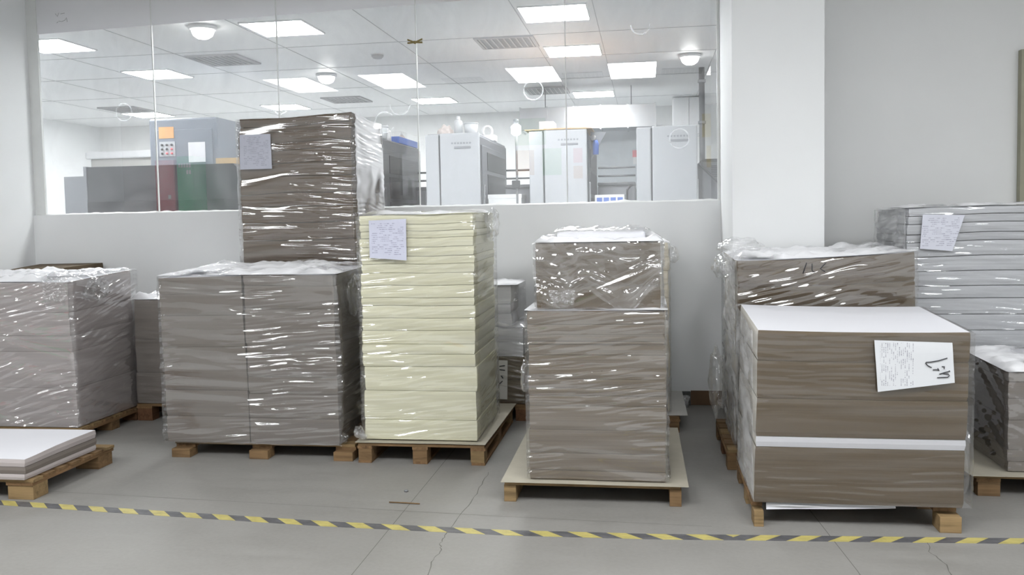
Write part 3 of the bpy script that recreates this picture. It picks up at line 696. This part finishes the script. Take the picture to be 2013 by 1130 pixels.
lb = sheet('label_sheet', [(-1.15, 6.24, 0.455), (-1.012, 6.24, 0.45), (-1.02, 6.24, 0.16), (-1.15, 6.24, 0.165)], MT['boardwhite'], t, seed=8, curl=0.003)
for (a, b) in (((0.01, 0.10), (0.05, 0.105)), ((0.01, 0.075), (0.05, 0.07)), ((0.02, 0.03), (0.035, 0.01)), ((0.01, -0.03), (0.03, -0.01))):
    tube('pen_stroke', [(a[0], -0.006, a[1]), (b[0], -0.006, b[1])], 0.004, MT['ink'], lb, 5)

# ---- large grey double stack
BG = (-3.065, -1.905, 5.12, 5.86)
pallet('wooden pallet on three front blocks under the wide grey double stack', -3.04, -1.82, 5.10, 5.86, 0.092, [(-3.03, -2.905), (-2.505, -2.38), (-1.945, -1.82)], rows(5.10, 5.86, 3, .1), 'wood', deck_in=0.06)
t = thing('paper_stack', 'wide grey board stack of two side-by-side piles, in front of the tallest stack', 'paper stack', (-2.48, 5.5, 0.094), 'wrapped paper stacks')
_, wp1 = pile(t, BG[0], -2.502, BG[2], BG[3], cutlist(0.094, 1.155, (0, .16, .32, .58, .77, .9, 1)), MT['grey'], 91, 0.003, (0, 0.012, 0.02, 0.02), 0, 0.0025, lean=(-0.022, 0), topmat=MT['topsheet'])
_, wp2 = pile(t, -2.495, BG[1], BG[2] - 0.006, BG[3], cutlist(0.094, 1.165, (0, .155, .30, .40, .585, .80, .935, 1)), MT['grey'], 92, 0.003, (0.01, 0, 0.02, 0.02), 0, 0.003, lean=(-0.012, 0), topmat=MT['topsheet'])
def bulge_bg(s, u, v, k): return (0.02 * math.sin(math.pi * k) if s == 1 else 0)
wrap(t, BG[0] - 0.006, BG[1], BG[2] - 0.004, BG[3], 0.096, 1.168, MT['film'], 77, 0.016, 0.014, {1: MT['film_loose']}, lambda u, v, z: 0.03 * v * ((z - .114) / 1.05) ** 2, top=1.0, top_h=0.024, tilt=-0.06, bulge=bulge_bg)
tuft(t, (-1.885, 5.14, 0.14), 0.03, 30, squash=(0.8, 0.7, 0.9)); tuft(t, (-1.865, 5.35, 1.02), 0.075, 31, squash=(0.4, 1.2, 1.5))

# ---- tallest stack against the window
TL = (-2.91, -2.062, 5.96, 6.62)
pallet('wooden pallet hidden beneath the tallest stack', -2.93, -2.05, 5.96, 6.62, 0.12, [(-2.93, -2.83), (-2.55, -2.45), (-2.15, -2.05)], rows(5.96, 6.62), 'wood')
t = thing('paper_stack', 'tallest brown board stack, rising in front of the window', 'paper stack', (-2.48, 6.3, 0.122), 'wrapped paper stacks')
_, wp = pile(t, *TL, cutlist(0.122, 2.235, (0, .12, .25, .40, .51, .585, .645, .70, .745, .80, .845, .89, .915, .955, .97, 1)), MT['kraft_tall'], 101, 0.009, (0.01, 0.035, 0.0, 0.02), 0.012, 0.009, wavy=0.02, gapw=0.005, topmat=MT['topsheet'])
wrap(t, *TL, 0.13, 2.225, MT['film'], 97, 0.020, 0.010, {1: MT['film_top']}, wp, top=0.8, top_h=0.014, tilt=0.05, bulge=lambda s, u, v, k: 0.015 if s == 1 else 0)
lm = print_sheet('stock_sheet_print_tall', (0.45, 0.46, 0.53), (0.28, 0.28, 0.34), 80, 0, 2, (-0.09, 0.10, -0.10, 0.11))
sheet('label_sheet', [(-2.895, 5.935, 2.135), (-2.66, 5.935, 2.135), (-2.655, 5.935, 1.885), (-2.90, 5.935, 1.885)], lm, t, seed=9, curl=0.006)['label'] = 'bluish printed stock sheet under the film'

# ---- left grey stack
LF = (-4.95, -3.905, 5.40, 6.14)
pallet('wooden pallet under the wide wrapped stack at the left edge', -4.95, -3.88, 5.40, 6.15, 0.10, [(-4.95, -4.83), (-4.45, -4.33), (-4.0, -3.88)], rows(5.42, 6.15), 'wood_red')
t = thing('paper_stack', 'wide grey board stack in wrinkled film at the left edge', 'paper stack', (-4.43, 5.77, 0.102), 'wrapped paper stacks')
_, wp = pile(t, *LF, cutlist(0.102, 1.125, (0, .27, .52, .63, .79, 1)), MT['greylilac'], 111, 0.004, (-0.005, -0.01, 0.01, 0.03), 0, 0.008, lean=(-0.028, 0), topmat=MT['topsheet'])
wrap(t, LF[0], LF[1] + 0.0, LF[2], LF[3], 0.11, 1.125, MT['film_slant'], 87, 0.017, 0.014, None, lambda u, v, z: wp(u, v, z), top=1.0, top_h=0.03, tilt=-0.25)
flap(t, -4.12, -3.92, 0.92, 1.15, 5.41, 5, MT['film_loose'])
tuft(t, (-3.89, 5.66, 1.05), 0.08, 40, squash=(0.35, 1.5, 1.0))

# ---- behind left: two more
pallet('dark wooden pallet deep in the gap left of the wide double stack', -3.87, -3.05, 6.05, 6.75, 0.13, [(-3.87, -3.75), (-3.5, -3.38), (-3.17, -3.05)], rows(6.05, 6.75), 'wood_red')
t = thing('paper_stack', 'brown board stack in the gap between the left stack and the double stack', 'paper stack', (-3.45, 6.4, 0.132), 'wrapped paper stacks')
_, wp = pile(t, -3.86, -3.05, 6.05, 6.75, cutlist(0.132, 0.93, (0, .3, .62, 1)), MT['grey'], 121, 0.004, topmat=MT['topsheet'])
wrap(t, -3.86, -3.05, 6.05, 6.75, 0.14, 0.93, MT['film_calm'], 88, 0.013, 0.008, None, wp, top=1.0, top_h=0.06, topm=MT['film_top'])
pallet('wooden pallet under the hindmost left stack', -5.2, -4.62, 6.2, 6.8, 0.12, [(-5.2, -5.1), (-4.95, -4.85), (-4.72, -4.62)], rows(6.2, 6.8), 'wood')
t = thing('paper_stack', 'brown board stack behind the left edge stack, only its curled top showing', 'paper stack', (-4.92, 6.5, 0.122), 'wrapped paper stacks')
pile(t, -5.22, -4.62, 6.2, 6.82, cutlist(0.122, 1.165, (0, .3, .6, .92, 1)), MT['kraft'], 131, 0.004, (-0.03, 0.0, 0.01, 0.015), 0.0, 0.004)

# ---- low stack on pallet at the left front
lp = pallet('rough wooden pallet with layered slats at the left front corner', -4.5, -3.335, 4.215, 4.95, 0.115, [(-4.5, -4.38), (-3.98, -3.86), (-3.5, -3.345)], [(4.22, 4.34), (4.80, 4.94)], 'wood_pale', deck=7)
t = thing('paper_stack', 'low pile of bare white-topped grey board at the left front corner', 'paper stack', (-3.9, 4.5, 0.117), 'wrapped paper stacks')
pile(t, -4.45, -3.37, 4.20, 4.82, [0.117, 0.15, 0.19, 0.235], [MT['greylilac'], MT['grey'], MT['greylilac']], 141, 0.006, (0, 0.0, 0.0, 0.012), 0.0, 0.008, topmat=MT['topsheet'], wavy=0.008)

# ================================================================== FLOOR THINGS
def tape_mat(name, shear):
    m, nt, out = mat(name)
    p = N(nt, 'ShaderNodeBsdfPrincipled'); p.inputs['Roughness'].default_value = 0.5
    tc = N(nt, 'ShaderNodeTexCoord'); sp = N(nt, 'ShaderNodeSeparateXYZ'); L(nt, tc.outputs['UV'], sp.inputs[0])
    s = mth(nt, 'FRACT', mth(nt, 'DIVIDE', mth(nt, 'ADD', sp.outputs[0], mth(nt, 'MULTIPLY', sp.outputs[1], shear)), 0.185))
    k = mth(nt, 'LESS_THAN', s, 0.5)
    w = nse(nt, coords(nt, (14, 30, 1)), 1, 5, 0.7)
    ya = ramp(nt, w, [(0.3, (0.34, 0.29, 0.10)), (0.6, (0.50, 0.43, 0.14))]); ka = ramp(nt, w, [(0.35, (0.065, 0.065, 0.07)), (0.7, (0.13, 0.13, 0.138))])
    mx = N(nt, 'ShaderNodeMix', data_type='RGBA'); L(nt, k, mx.inputs['Factor']); L(nt, ya, mx.inputs['A']); L(nt, ka, mx.inputs['B'])
    L(nt, mx.outputs['Result'], p.inputs['Base Color']); L(nt, p.outputs[0], out.inputs[0]); return m
def tape(pts, w, m, label, u0=0.0):
    P = []
    for i in range(len(pts) - 1):
        for k in range(12):
            a = k / 12; P.append((pts[i][0] * (1 - a) + pts[i + 1][0] * a, pts[i][1] * (1 - a) + pts[i + 1][1] * a))
    P.append(pts[-1]); vs, fs, uv = [], [], []; s = u0
    for i, (x, y) in enumerate(P):
        if i: s += math.dist(P[i], P[i - 1])
        z = 0.0010 + 0.0006 * abs(noise.noise((x * 6, 1, 1)))
        for q in (-w / 2, w / 2): vs.append((x, y + q, z)); uv.append((s, q))
        for q in (-w / 2, w / 2): vs.append((x, y + q, 0.0002)); uv.append((s, q))
    for i in range(len(P) - 1):
        a = 4 * i; b = a + 4
        fs += [(a, b, b + 1, a + 1), (a + 2, a + 3, b + 3, b + 2), (a, a + 2, b + 2, b), (a + 1, b + 1, b + 3, a + 3)]
    o = mesh('hazard_tape', vs, fs, m)
    ul = o.data.uv_layers.new(name='UVMap')
    for lp_ in o.data.loops: ul.data[lp_.index].uv = uv[lp_.vertex_index]
    return tag(o, label, 'floor tape')
tape([(-5.6, 4.22), (-4.4, 4.19), (-3.5, 4.16), (-2.44, 4.08), (-1.58, 4.02), (-0.66, 3.99), (0.04, 4.01), (0.385, 4.035)], 0.068, tape_mat('hazard_tape_print', 1.15), 'long yellow and grey striped tape on the floor, left of its join', 0.01)
tape([(0.385, 4.035), (1.0, 4.075), (1.67, 4.12), (2.8, 4.19)], 0.068, tape_mat('hazard_tape_print_reversed', -1.15), 'yellow and grey striped tape under the labelled stack, right of the join')
tag(recenter(tube('wood_splinter', [(-1.36, 4.36, 0.004), (-1.27, 4.352, 0.006), (-1.19, 4.35, 0.004)], 0.0035, MT['wood'], None, 6)), 'thin brown wood splinter lying on the floor before the double stack', 'splinter')
o = lathe('pebble', [(0.004, 0), (0.012, 0.003), (0.011, 0.008), (0.003, 0.011)], MT['vent'], None, 9, (-1.32, 4.55, 0.0005)); tag(recenter(o), 'tiny dark scrap on the floor near the cream stack', 'scrap')
MT['clear'] = film('clear_plastic_cup', 0.3, vs=(9, 9, 9))
o = lathe('plastic_cup', [(0.03, 0), (0.036, 0.05), (0.042, 0.085), (0.040, 0.085), (0.034, 0.05), (0.028, 0.004)], MT['clear'], None, 18, (0.29, 6.79, 0.0)); tag(recenter(o), 'clear plastic cup by the wall behind the white sheet', 'cup')

# ================================================================== PRESS ROOM
MT['press'] = plain('press_pale_grey', (0.44, 0.455, 0.48), 0.35, nz=0.02, nscale=2)
MT['press_side'] = plain('press_dark_grey', (0.11, 0.115, 0.125), 0.4, nz=0.06)
MT['press_mid'] = plain('press_mid_grey', (0.24, 0.25, 0.27), 0.4)
MT['black'] = plain('black_plastic', (0.022, 0.023, 0.025), 0.4)
MT['blue_grey'] = plain('machine_blue_grey', (0.17, 0.19, 0.225), 0.4)
MT['charcoal'] = plain('machine_charcoal', (0.045, 0.048, 0.053), 0.45)
MT['orange'] = plain('orange_notice', (0.62, 0.32, 0.14), 0.6); MT['red'] = plain('red_enamel', (0.80, 0.16, 0.19), 0.4)
MT['green'] = plain('green_enamel', (0.08, 0.62, 0.28), 0.4); MT['blue'] = plain('blue_plastic', (0.09, 0.19, 0.62), 0.4)
MT['steel'] = plain('galvanised_steel', (0.66, 0.67, 0.69), 0.22, metal=0.85, nz=0.05)
MT['pink'] = plain('pink_notice', (0.75, 0.25, 0.30), 0.6); MT['palegreen'] = plain('pale_green_notice', (0.30, 0.55, 0.30), 0.6)
MT['yellow'] = plain('yellow_notice', (0.75, 0.62, 0.25), 0.6); MT['tan'] = plain('tan_card', (0.50, 0.36, 0.2), 0.7)
MT['cloth'] = plain('pinkish_cloth', (0.62, 0.55, 0.52), 0.9); MT['clearp'] = plain('milky_plastic', (0.62, 0.64, 0.66), 0.3)

def tower(x0, x1, label, text=True, extra=None):
    y0, y1, z1 = 9.0, 10.85, 2.40; cx = (x0 + x1) / 2; w = x1 - x0
    t = thing('press_unit', label, 'printing press', (cx, y0, 0), 'printing press units')
    box('body', -w / 2 + .01, w / 2 - .01, 0.03, y1 - y0, 0.0, z1 - 0.02, MT['press_side'], t, 0.015)
    box('front_panel', -w / 2 + 0.16, w / 2, -0.012, 0.03, 0.1, z1, MT['press'], t, 0.012)
    box('hinge_panel', -w / 2, -w / 2 + 0.145, -0.005, 0.03, 0.1, z1 - 0.01, MT['press'], t, 0.012)
    box('handle_slot', w / 2 - 0.27, w / 2 - 0.09, -0.018, -0.011, z1 - 0.165, z1 - 0.14, MT['press_mid'], t, 0.004)
    if text:
        for i in range(7): box('plate_letter', w / 2 - 0.30 + i * 0.032, w / 2 - 0.28 + i * 0.032, -0.015, -0.011, z1 - 0.115, z1 - 0.098, MT['press_mid'], t)
    box('top_cover', -w / 2 + .02, w / 2 - .02, 0.02, y1 - y0 - 0.02, z1 - 0.02, z1, MT['press_mid'], t, 0.008)
    sp = box('side_panel', w / 2 - 0.01, w / 2 + 0.004, 0.12, y1 - y0 - 0.1, 0.2, z1 - 0.12, MT['press_side'], t, 0.004)
    for z0, zz in ((2.02, 2.22), (1.74, 1.98), (1.42, 1.70), (1.1, 1.38)):
        box('louvre_panel', w / 2 + 0.003, w / 2 + 0.010, 0.42, y1 - y0 - 0.2, z0, zz, MT['black'], sp, 0.003)
    box('side_handle', w / 2 + 0.004, w / 2 + 0.02, 0.16, 0.24, 1.62, 1.86, MT['steel'], t, 0.004)
    return t
for x0, x1, lb in ((-3.41, -2.83, 'dark-sided press unit right beside the tallest stack'), (-2.30, -1.715, 'pale grey press unit with a clear bottle on top'), (-1.19, -0.585, 'pale grey press unit cut by the rightmost glass joint'), (-0.08, 0.53, 'pale grey press unit at the right end of the window')):
    tower(x0, x1, lb)
# lower bodies between the units
for i, (x0, x1, lb) in enumerate(((-2.82, -2.32, 'dark low press bridge left of the unit with the bottle'), (-1.70, -1.21, 'dark low press bridge with white paper box before it'), (-0.57, -0.10, 'grey low press bridge with rails at the right'))):
    t = thing('press_bridge', lb, 'machine', ((x0 + x1) / 2, 10.5, 0))
    w = (x1 - x0) / 2 - 0.01
    box('body', -w, w, 0, 1.2, 0, 1.86, MT['press_mid'], t, 0.02); box('cover', -w, w, -0.02, 0.6, 1.86, 1.90, MT['press_side'], t, 0.01)
    for z in (1.98, 2.08): tube('rail', [(-w, 0.1, z), (w, 0.1, z)], 0.012, MT['press_side'], t)
    tube('bracket', [(w - .06, -0.03, 1.62), (w - .10, -0.06, 1.66), (w - .10, -0.06, 1.80), (w - .05, -0.03, 1.86)], 0.012, MT['black'], t)
for (x0, x1, y0, y1, z0, z1, mm, nm, lb) in (
        (-1.66, -1.30, 9.15, 9.5, 1.45, 1.745, 'white', 'paper_box', 'white box on the ledge left of the press unit at the rightmost joint'),
        (-0.52, -0.21, 9.15, 9.5, 1.45, 1.72, 'blue', 'carton', 'blue and white carton at the sill between the two right press units')):
    t = thing(nm, lb, 'box', ((x0 + x1) / 2, y0, 0))
    w = (x1 - x0) / 2
    box('carton_body', -w, w, 0, y1 - y0, z0, z1, MT['white'], t, 0.006)
    if mm == 'blue':
        for i in range(4): box('printed_patch', -w + .02 + i * .072, -w + .075 + i * .072, -0.003, 0.0, z1 - 0.10, z1 - 0.03, MT['blue'], t)
    else: box('lid', -w - .004, w + .004, -0.004, y1 - y0 + .004, z1 - .04, z1 + .004, MT['white'], t, 0.004)
    box('stand', -w + .02, w - .02, 0.02, y1 - y0 - .02, 0, z0, MT['press_mid'], t)
# right end machine with handrail and grille
t = thing('delivery_machine', 'grey machine with diagonal rail and small grille at the window end', 'machine', (0.95, 9.2, 0))
box('body', -0.36, 0.5, 0, 1.2, 0, 2.04, MT['press_mid'], t, 0.015); box('top_plate', -0.36, 0.5, -0.02, 1.2, 2.04, 2.065, MT['press_side'], t, 0.005)
tube('diagonal_rail', [(-0.40, -0.04, 2.02), (-0.1, -0.04, 1.72), (0.1, -0.04, 1.5)], 0.013, MT['press_side'], t)
for i in range(7): box('grille_slat', -0.27, -0.08, -0.008, 0.0, 1.88 + i * 0.018, 1.888 + i * 0.018, MT['press_side'], t)
# things on the presses
def onp(nm, lb, cat, x, y, z=2.40): return thing(nm, lb, cat, (x, y, z))
t = onp('plastic_tub', 'grey plastic tub on the dark press unit', 'tub', -2.88, 9.35); lathe('tub_body', [(0.055, 0), (0.07, 0.13), (0.066, 0.13), (0.052, 0.006)], MT['clearp'], t); lathe('rim', [(0.07, 0.122), (0.075, 0.13), (0.075, 0.138), (0.069, 0.138)], MT['clearp'], t)
t = onp('squeeze_bottle', 'white squeeze bottle on the dark press unit', 'bottle', -2.93, 9.72); lathe('bottle_body', [(0.045, 0), (0.045, 0.11), (0.03, 0.135), (0.016, 0.145)], MT['white'], t); lathe('cap', [(0.017, 0.145), (0.017, 0.17), (0.006, 0.195)], MT['white'], t)
t = onp('squeeze_bottle', 'pinkish squeeze bottle in the blue tray', 'bottle', -2.92, 10.28, 2.412); lathe('bottle_body', [(0.04, 0), (0.04, 0.09), (0.025, 0.11), (0.014, 0.115)], MT['cloth'], t); lathe('cap', [(0.014, 0.115), (0.01, 0.15)], MT['white'], t)
t = onp('plastic_tray', 'blue plastic tray on the dark press unit', 'tray', -2.97, 10.3)
box('tray_floor', -0.12, 0.13, -0.42, 0.42, 0, 0.008, MT['blue'], t)
for (a, b, c, d) in ((-.12, .13, -.42, -.412), (-.12, .13, .412, .42), (-.12, -.112, -.412, .412), (.122, .13, -.412, .412)): box('tray_wall', a, b, c, d, 0.008, 0.075, MT['blue'], t)
bm = bmesh.new(); bmesh.ops.create_icosphere(bm, subdivisions=4, radius=1)
for v in bm.verts:
    k = 1 + .3 * noise.noise(v.co * 2) + .12 * noise.noise(v.co * 6); v.co = Vector((v.co.x * .085 * k, v.co.y * .07 * k, max(-0.02, v.co.z * .085 * k) + 0.021))
o = from_bm('folded_cloth', bm, MT['cloth'], None, True); o.location = (-2.13, 9.22, 2.40); tag(o, 'crumpled pinkish cloth on the press unit left of the clear bottle', 'cloth')
t = onp('clear_bottle', 'clear plastic bottle on the pale press unit', 'bottle', -1.99, 9.25); lathe('bottle_body', [(0.045, 0), (0.047, 0.13), (0.04, 0.155), (0.018, 0.165)], MT['clearp'], t); lathe('cap', [(0.02, 0.165), (0.02, 0.2), (0.012, 0.205)], MT['white'], t)
t = onp('plastic_tub', 'translucent tub right of the clear bottle', 'tub', -1.86, 9.3); lathe('tub_body', [(0.065, 0), (0.078, 0.125), (0.074, 0.125), (0.06, 0.006)], MT['clearp'], t); lathe('rim', [(0.078, 0.118), (0.083, 0.125), (0.083, 0.131), (0.077, 0.131)], MT['clearp'], t)
t = onp('tape_dispenser', 'white tape dispenser at the back edge of the press unit', 'dispenser', -1.79, 10.1); box('foot', -.06, .07, -.08, .08, 0, 0.07, MT['white'], t, 0.01)
vs = [(-.035 + .055 * math.cos(R(a)), .0, 0.115 + .06 * math.sin(R(a))) for a in range(-60, 221, 20)]; tube('roll', vs, 0.016, MT['white'], t)
t = onp('card_sheets', 'tan card sheets overhanging the press unit at the rightmost joint', 'card', -0.89, 9.3); box('card', -.34, .36, -.32, .5, 0, .008, MT['tan'], t); box('card', -.15, .3, -.25, .4, .0085, .02, MT['orange'], t)
box('white_pad', -.2, -.05, -.2, .1, .0205, .10, MT['white'], t)
t = onp('rag', 'flat beige rag on the rightmost press unit', 'rag', 0.1, 9.3); box('fold', -.14, .0, -.1, .15, 0, .014, MT['cloth'], t, .005); box('fold', -.05, .13, -.05, .2, .0145, .024, MT['cloth'], t, .004)
# signal lamp on a post
t = thing('signal_lamp', 'white lit signal globe on a thin post between two press units', 'lamp', (-1.30, 8.85, 0))
tube('post', [(0, 0, 0), (0, 0, 2.34)], 0.012, MT['press_side'], t); lathe('globe', [(.02, 2.34), (.05, 2.36), (.052, 2.43), (.03, 2.45)], MT['globe'], t); lathe('cap', [(.03, 2.45), (.03, 2.5), (.005, 2.51)], MT['press_mid'], t); box('post_clip', -.05, .03, -.03, .02, 1.80, 1.88, MT['black'], t, .005)
t = thing('hood_bracket', 'dark green angled hood on the side of the right press unit', 'hood', (-0.565, 9.3, 1.9))
mesh('hood_plate', [(0.0, 0, .49), (.17, 0, .49), (.0, 0, .20), (0, .05, .49), (.17, .05, .49), (0, .05, .20)], [(0, 2, 1), (3, 4, 5), (0, 1, 4, 3), (1, 2, 5, 4), (2, 0, 3, 5)], MT['press_mid'], t)
lathe('bottle', [(.03, .25), (.035, .36), (.02, .40)], MT['blue'], t, 14, (.055, -.04, 0)); lathe('bottle_cap', [(.022, .40), (.03, .44), (.01, .46)], MT['white'], t, 14, (.03, -.04, 0))
# far end: duct, pale partition, white cabinet
t = thing('air_duct', 'shiny silver air duct under the far ceiling', 'duct', (-0.78, 12.0, 2.70))
for i in range(5): box('duct_section', -0.92 + i * .37, -0.555 + i * .37, 0, .5, 0, .31, MT['steel'], t, .004)
for i in range(6): box('flange', -0.93 + i * .37, -0.91 + i * .37, -.012, .512, -.012, .322, MT['steel'], t)
for i in (0, 1): box('hanger_rod', -0.6 + i * 1.2, -0.588 + i * 1.2, .24, .252, .31, .60, MT['vent'], t)
t = thing('partition', 'pale bluish partition board between the two right press units', 'partition', (-0.3, 12.6, 0))
MT['bluish'] = plain('pale_blue_board', (0.62, 0.68, 0.72), 0.5, nz=.02)
box('board', -.75, .55, 0, .04, 0, 2.75, MT['bluish'], t); box('top_rail', -.75, .55, -.01, .05, 2.75, 2.78, MT['white'], t)
for x, z, mm in ((.18, 2.33, 'red'), (.19, 2.23, 'white')): box('notice', x - .05, x + .06, -.004, -.001, z, z + .1, MT[mm], t)
t = thing('wall_cabinet', 'white cabinet hung under the far ceiling right of the duct', 'cabinet', (0.68, 13.6, 2.72)); box('carcass', -.24, .24, .02, .45, 0, .57, MT['white'], t, .006); box('door_leaf', -.235, -.003, 0, .02, .01, .56, MT['white'], t, .003); box('door_leaf', .003, .235, 0, .02, .01, .56, MT['white'], t, .003)
t = thing('cable_riser', 'dark vertical cable pipe right of the last press unit', 'pipe', (0.70, 10.9, 0)); tube('pipe', [(0, 0, 0), (0, 0, 3.28)], .035, MT['press_side'], t, 12); 
for z in (1.9, 2.6, 3.1): box('pipe_clip', -.045, .045, -.045, .05, z, z + .03, MT['press_mid'], t)
# left: charcoal feeder and blue-grey machine
t = thing('control_cabinet', 'tall blue-grey machine with orange notice left of the tallest stack', 'machine', (-4.5, 8.6, 0))
box('body', -0.72, 0.05, 0, 1.5, 0, 2.62, MT['blue_grey'], t, .02); box('front_door', -.66, 0.0, -.012, 0, 1.0, 2.50, MT['blue_grey'], t, .006)
np_ = box('notice', -.60, -.43, -.016, -.0125, 2.46 - .05, 2.47 + .06, MT['orange'], t)
cp = box('control_plate', -.60, -.42, -.018, -.0125, 2.22, 2.375, MT['press'], t)
for i in range(3):
    for j in range(3): lathe('button', [(.012, 0), (.012, .012)], MT['red' if (i, j) in ((2, 1), (1, 0), (2, 0)) else 'black'], cp, 10, (0, 0, 0)).matrix_basis = Matrix.Translation((-.565 + i * .055, -.018, 2.25 + j * .045)) @ Matrix.Rotation(R(90), 4, 'X')
box('reflection_patch', -.27, -.08, -.017, -.0125, 2.15, 2.36, MT['topsheet'], t)  # white plate standing in for a bright reflection in the pane
t = thing('feeder_console', 'charcoal feeder console along the sill at the left of the window', 'machine', (-4.7, 7.95, 0))
vs = [(-.82, 0, 0), (.98, 0, 0), (.98, 0, 1.85), (.74, 0, 2.08), (-.82, 0, 2.085)]
vs = vs + [(a, .6, c) for a, b, c in vs]; mesh('body', vs, [(0, 1, 2, 3, 4), (9, 8, 7, 6, 5), (0, 5, 6, 1), (1, 6, 7, 2), (2, 7, 8, 3), (3, 8, 9, 4), (4, 9, 5, 0)], MT['charcoal'], t)
box('lower_trim', -.82, .98, -.012, 0, 1.62, 1.74, MT['black'], t, .003); box('edge_cap', -.85, -.82, -.01, .6, 0, 2.09, MT['press_mid'], t, .003); box('side_screen', -1.11, -.86, .05, .1, 0, 2.0, MT['press_mid'], t, .004)
tag(recenter(box('card_strip', -4.24, -3.93, 8.15, 8.4, 2.087, 2.15, MT['tan'])), 'tan cardboard strip on top of the charcoal console', 'cardboard')
t = thing('white_hood', 'long white hood behind the charcoal console at far left', 'machine', (-6.9, 11.0, 0)); box('hood', -.75, .75, 0, .9, 2.42, 2.52, MT['white'], t, .02); box('body', -.70, .70, .05, .85, 0, 2.42, MT['yellow'] if False else MT['boardwhite'], t, .01)

# ================================================================== WALL BEHIND THE CAMERA (seen mirrored in the glass)
t = thing('locker', 'tall red locker on the wall behind, mirrored in the left pane', 'locker', (-8.45, YB + .23, 0)); box('body', -.19, .19, -.22, .22, 0, 2.64, MT['red'], t, .006); box('door_leaf', -.18, .18, .22, .235, .1, 2.6, MT['red'], t, .004); box('lock', .06, .11, .235, .25, 1.95, 2.02, MT['white'], t, .003)
t = thing('locker', 'tall green locker with white lettering, mirrored right of the red one', 'locker', (-8.06, YB + .23, 0)); box('body', -.16, .16, -.22, .22, 0, 2.70, MT['green'], t, .006); box('door_leaf', -.15, .15, .22, .235, .1, 2.66, MT['green'], t, .004)
for i in range(5): box('white_letter', -.12 + i * .05, -.085 + i * .05, .235, .238, 2.50, 2.57, MT['white'], t)
for i in range(2): box('white_letter', .08 - i * .05, .115 - i * .05, .235, .238, 2.38, 2.45, MT['white'], t)
for x0, x1, z0, z1, mm, lb in ((-2.21, -1.65, 2.72, 3.2, 'palegreen', 'pale green notice mirrored above the orange one'), (-2.20, -1.86, 2.21, 2.66, 'orange', 'orange notice mirrored left of a press unit'), (-1.74, -1.39, 2.20, 2.68, 'palegreen', 'green notice mirrored on the press unit left of the joint'),
                               (-1.21, -1.03, 2.40, 2.67, 'pink', 'pink notice mirrored right of the joint'), (-1.21, -1.03, 2.13, 2.37, 'orange', 'small orange notice mirrored below the pink one'), (.94, 1.16, 2.76, 3.17, 'yellow', 'yellow notice mirrored at the right window end, upper'), (1.01, 1.15, 2.26, 2.64, 'yellow', 'yellow notice mirrored at the right window end, lower')):
    t = thing('wall_notice', lb, 'notice', ((x0 + x1) / 2, YB, z0)); w = (x1 - x0) / 2
    box('backing', -w, w, .001, .008, 0, z1 - z0, MT['white'], t); box('sheet', -w + .012, w - .012, .008, .0095, .012, z1 - z0 - .012, MT[mm], t)
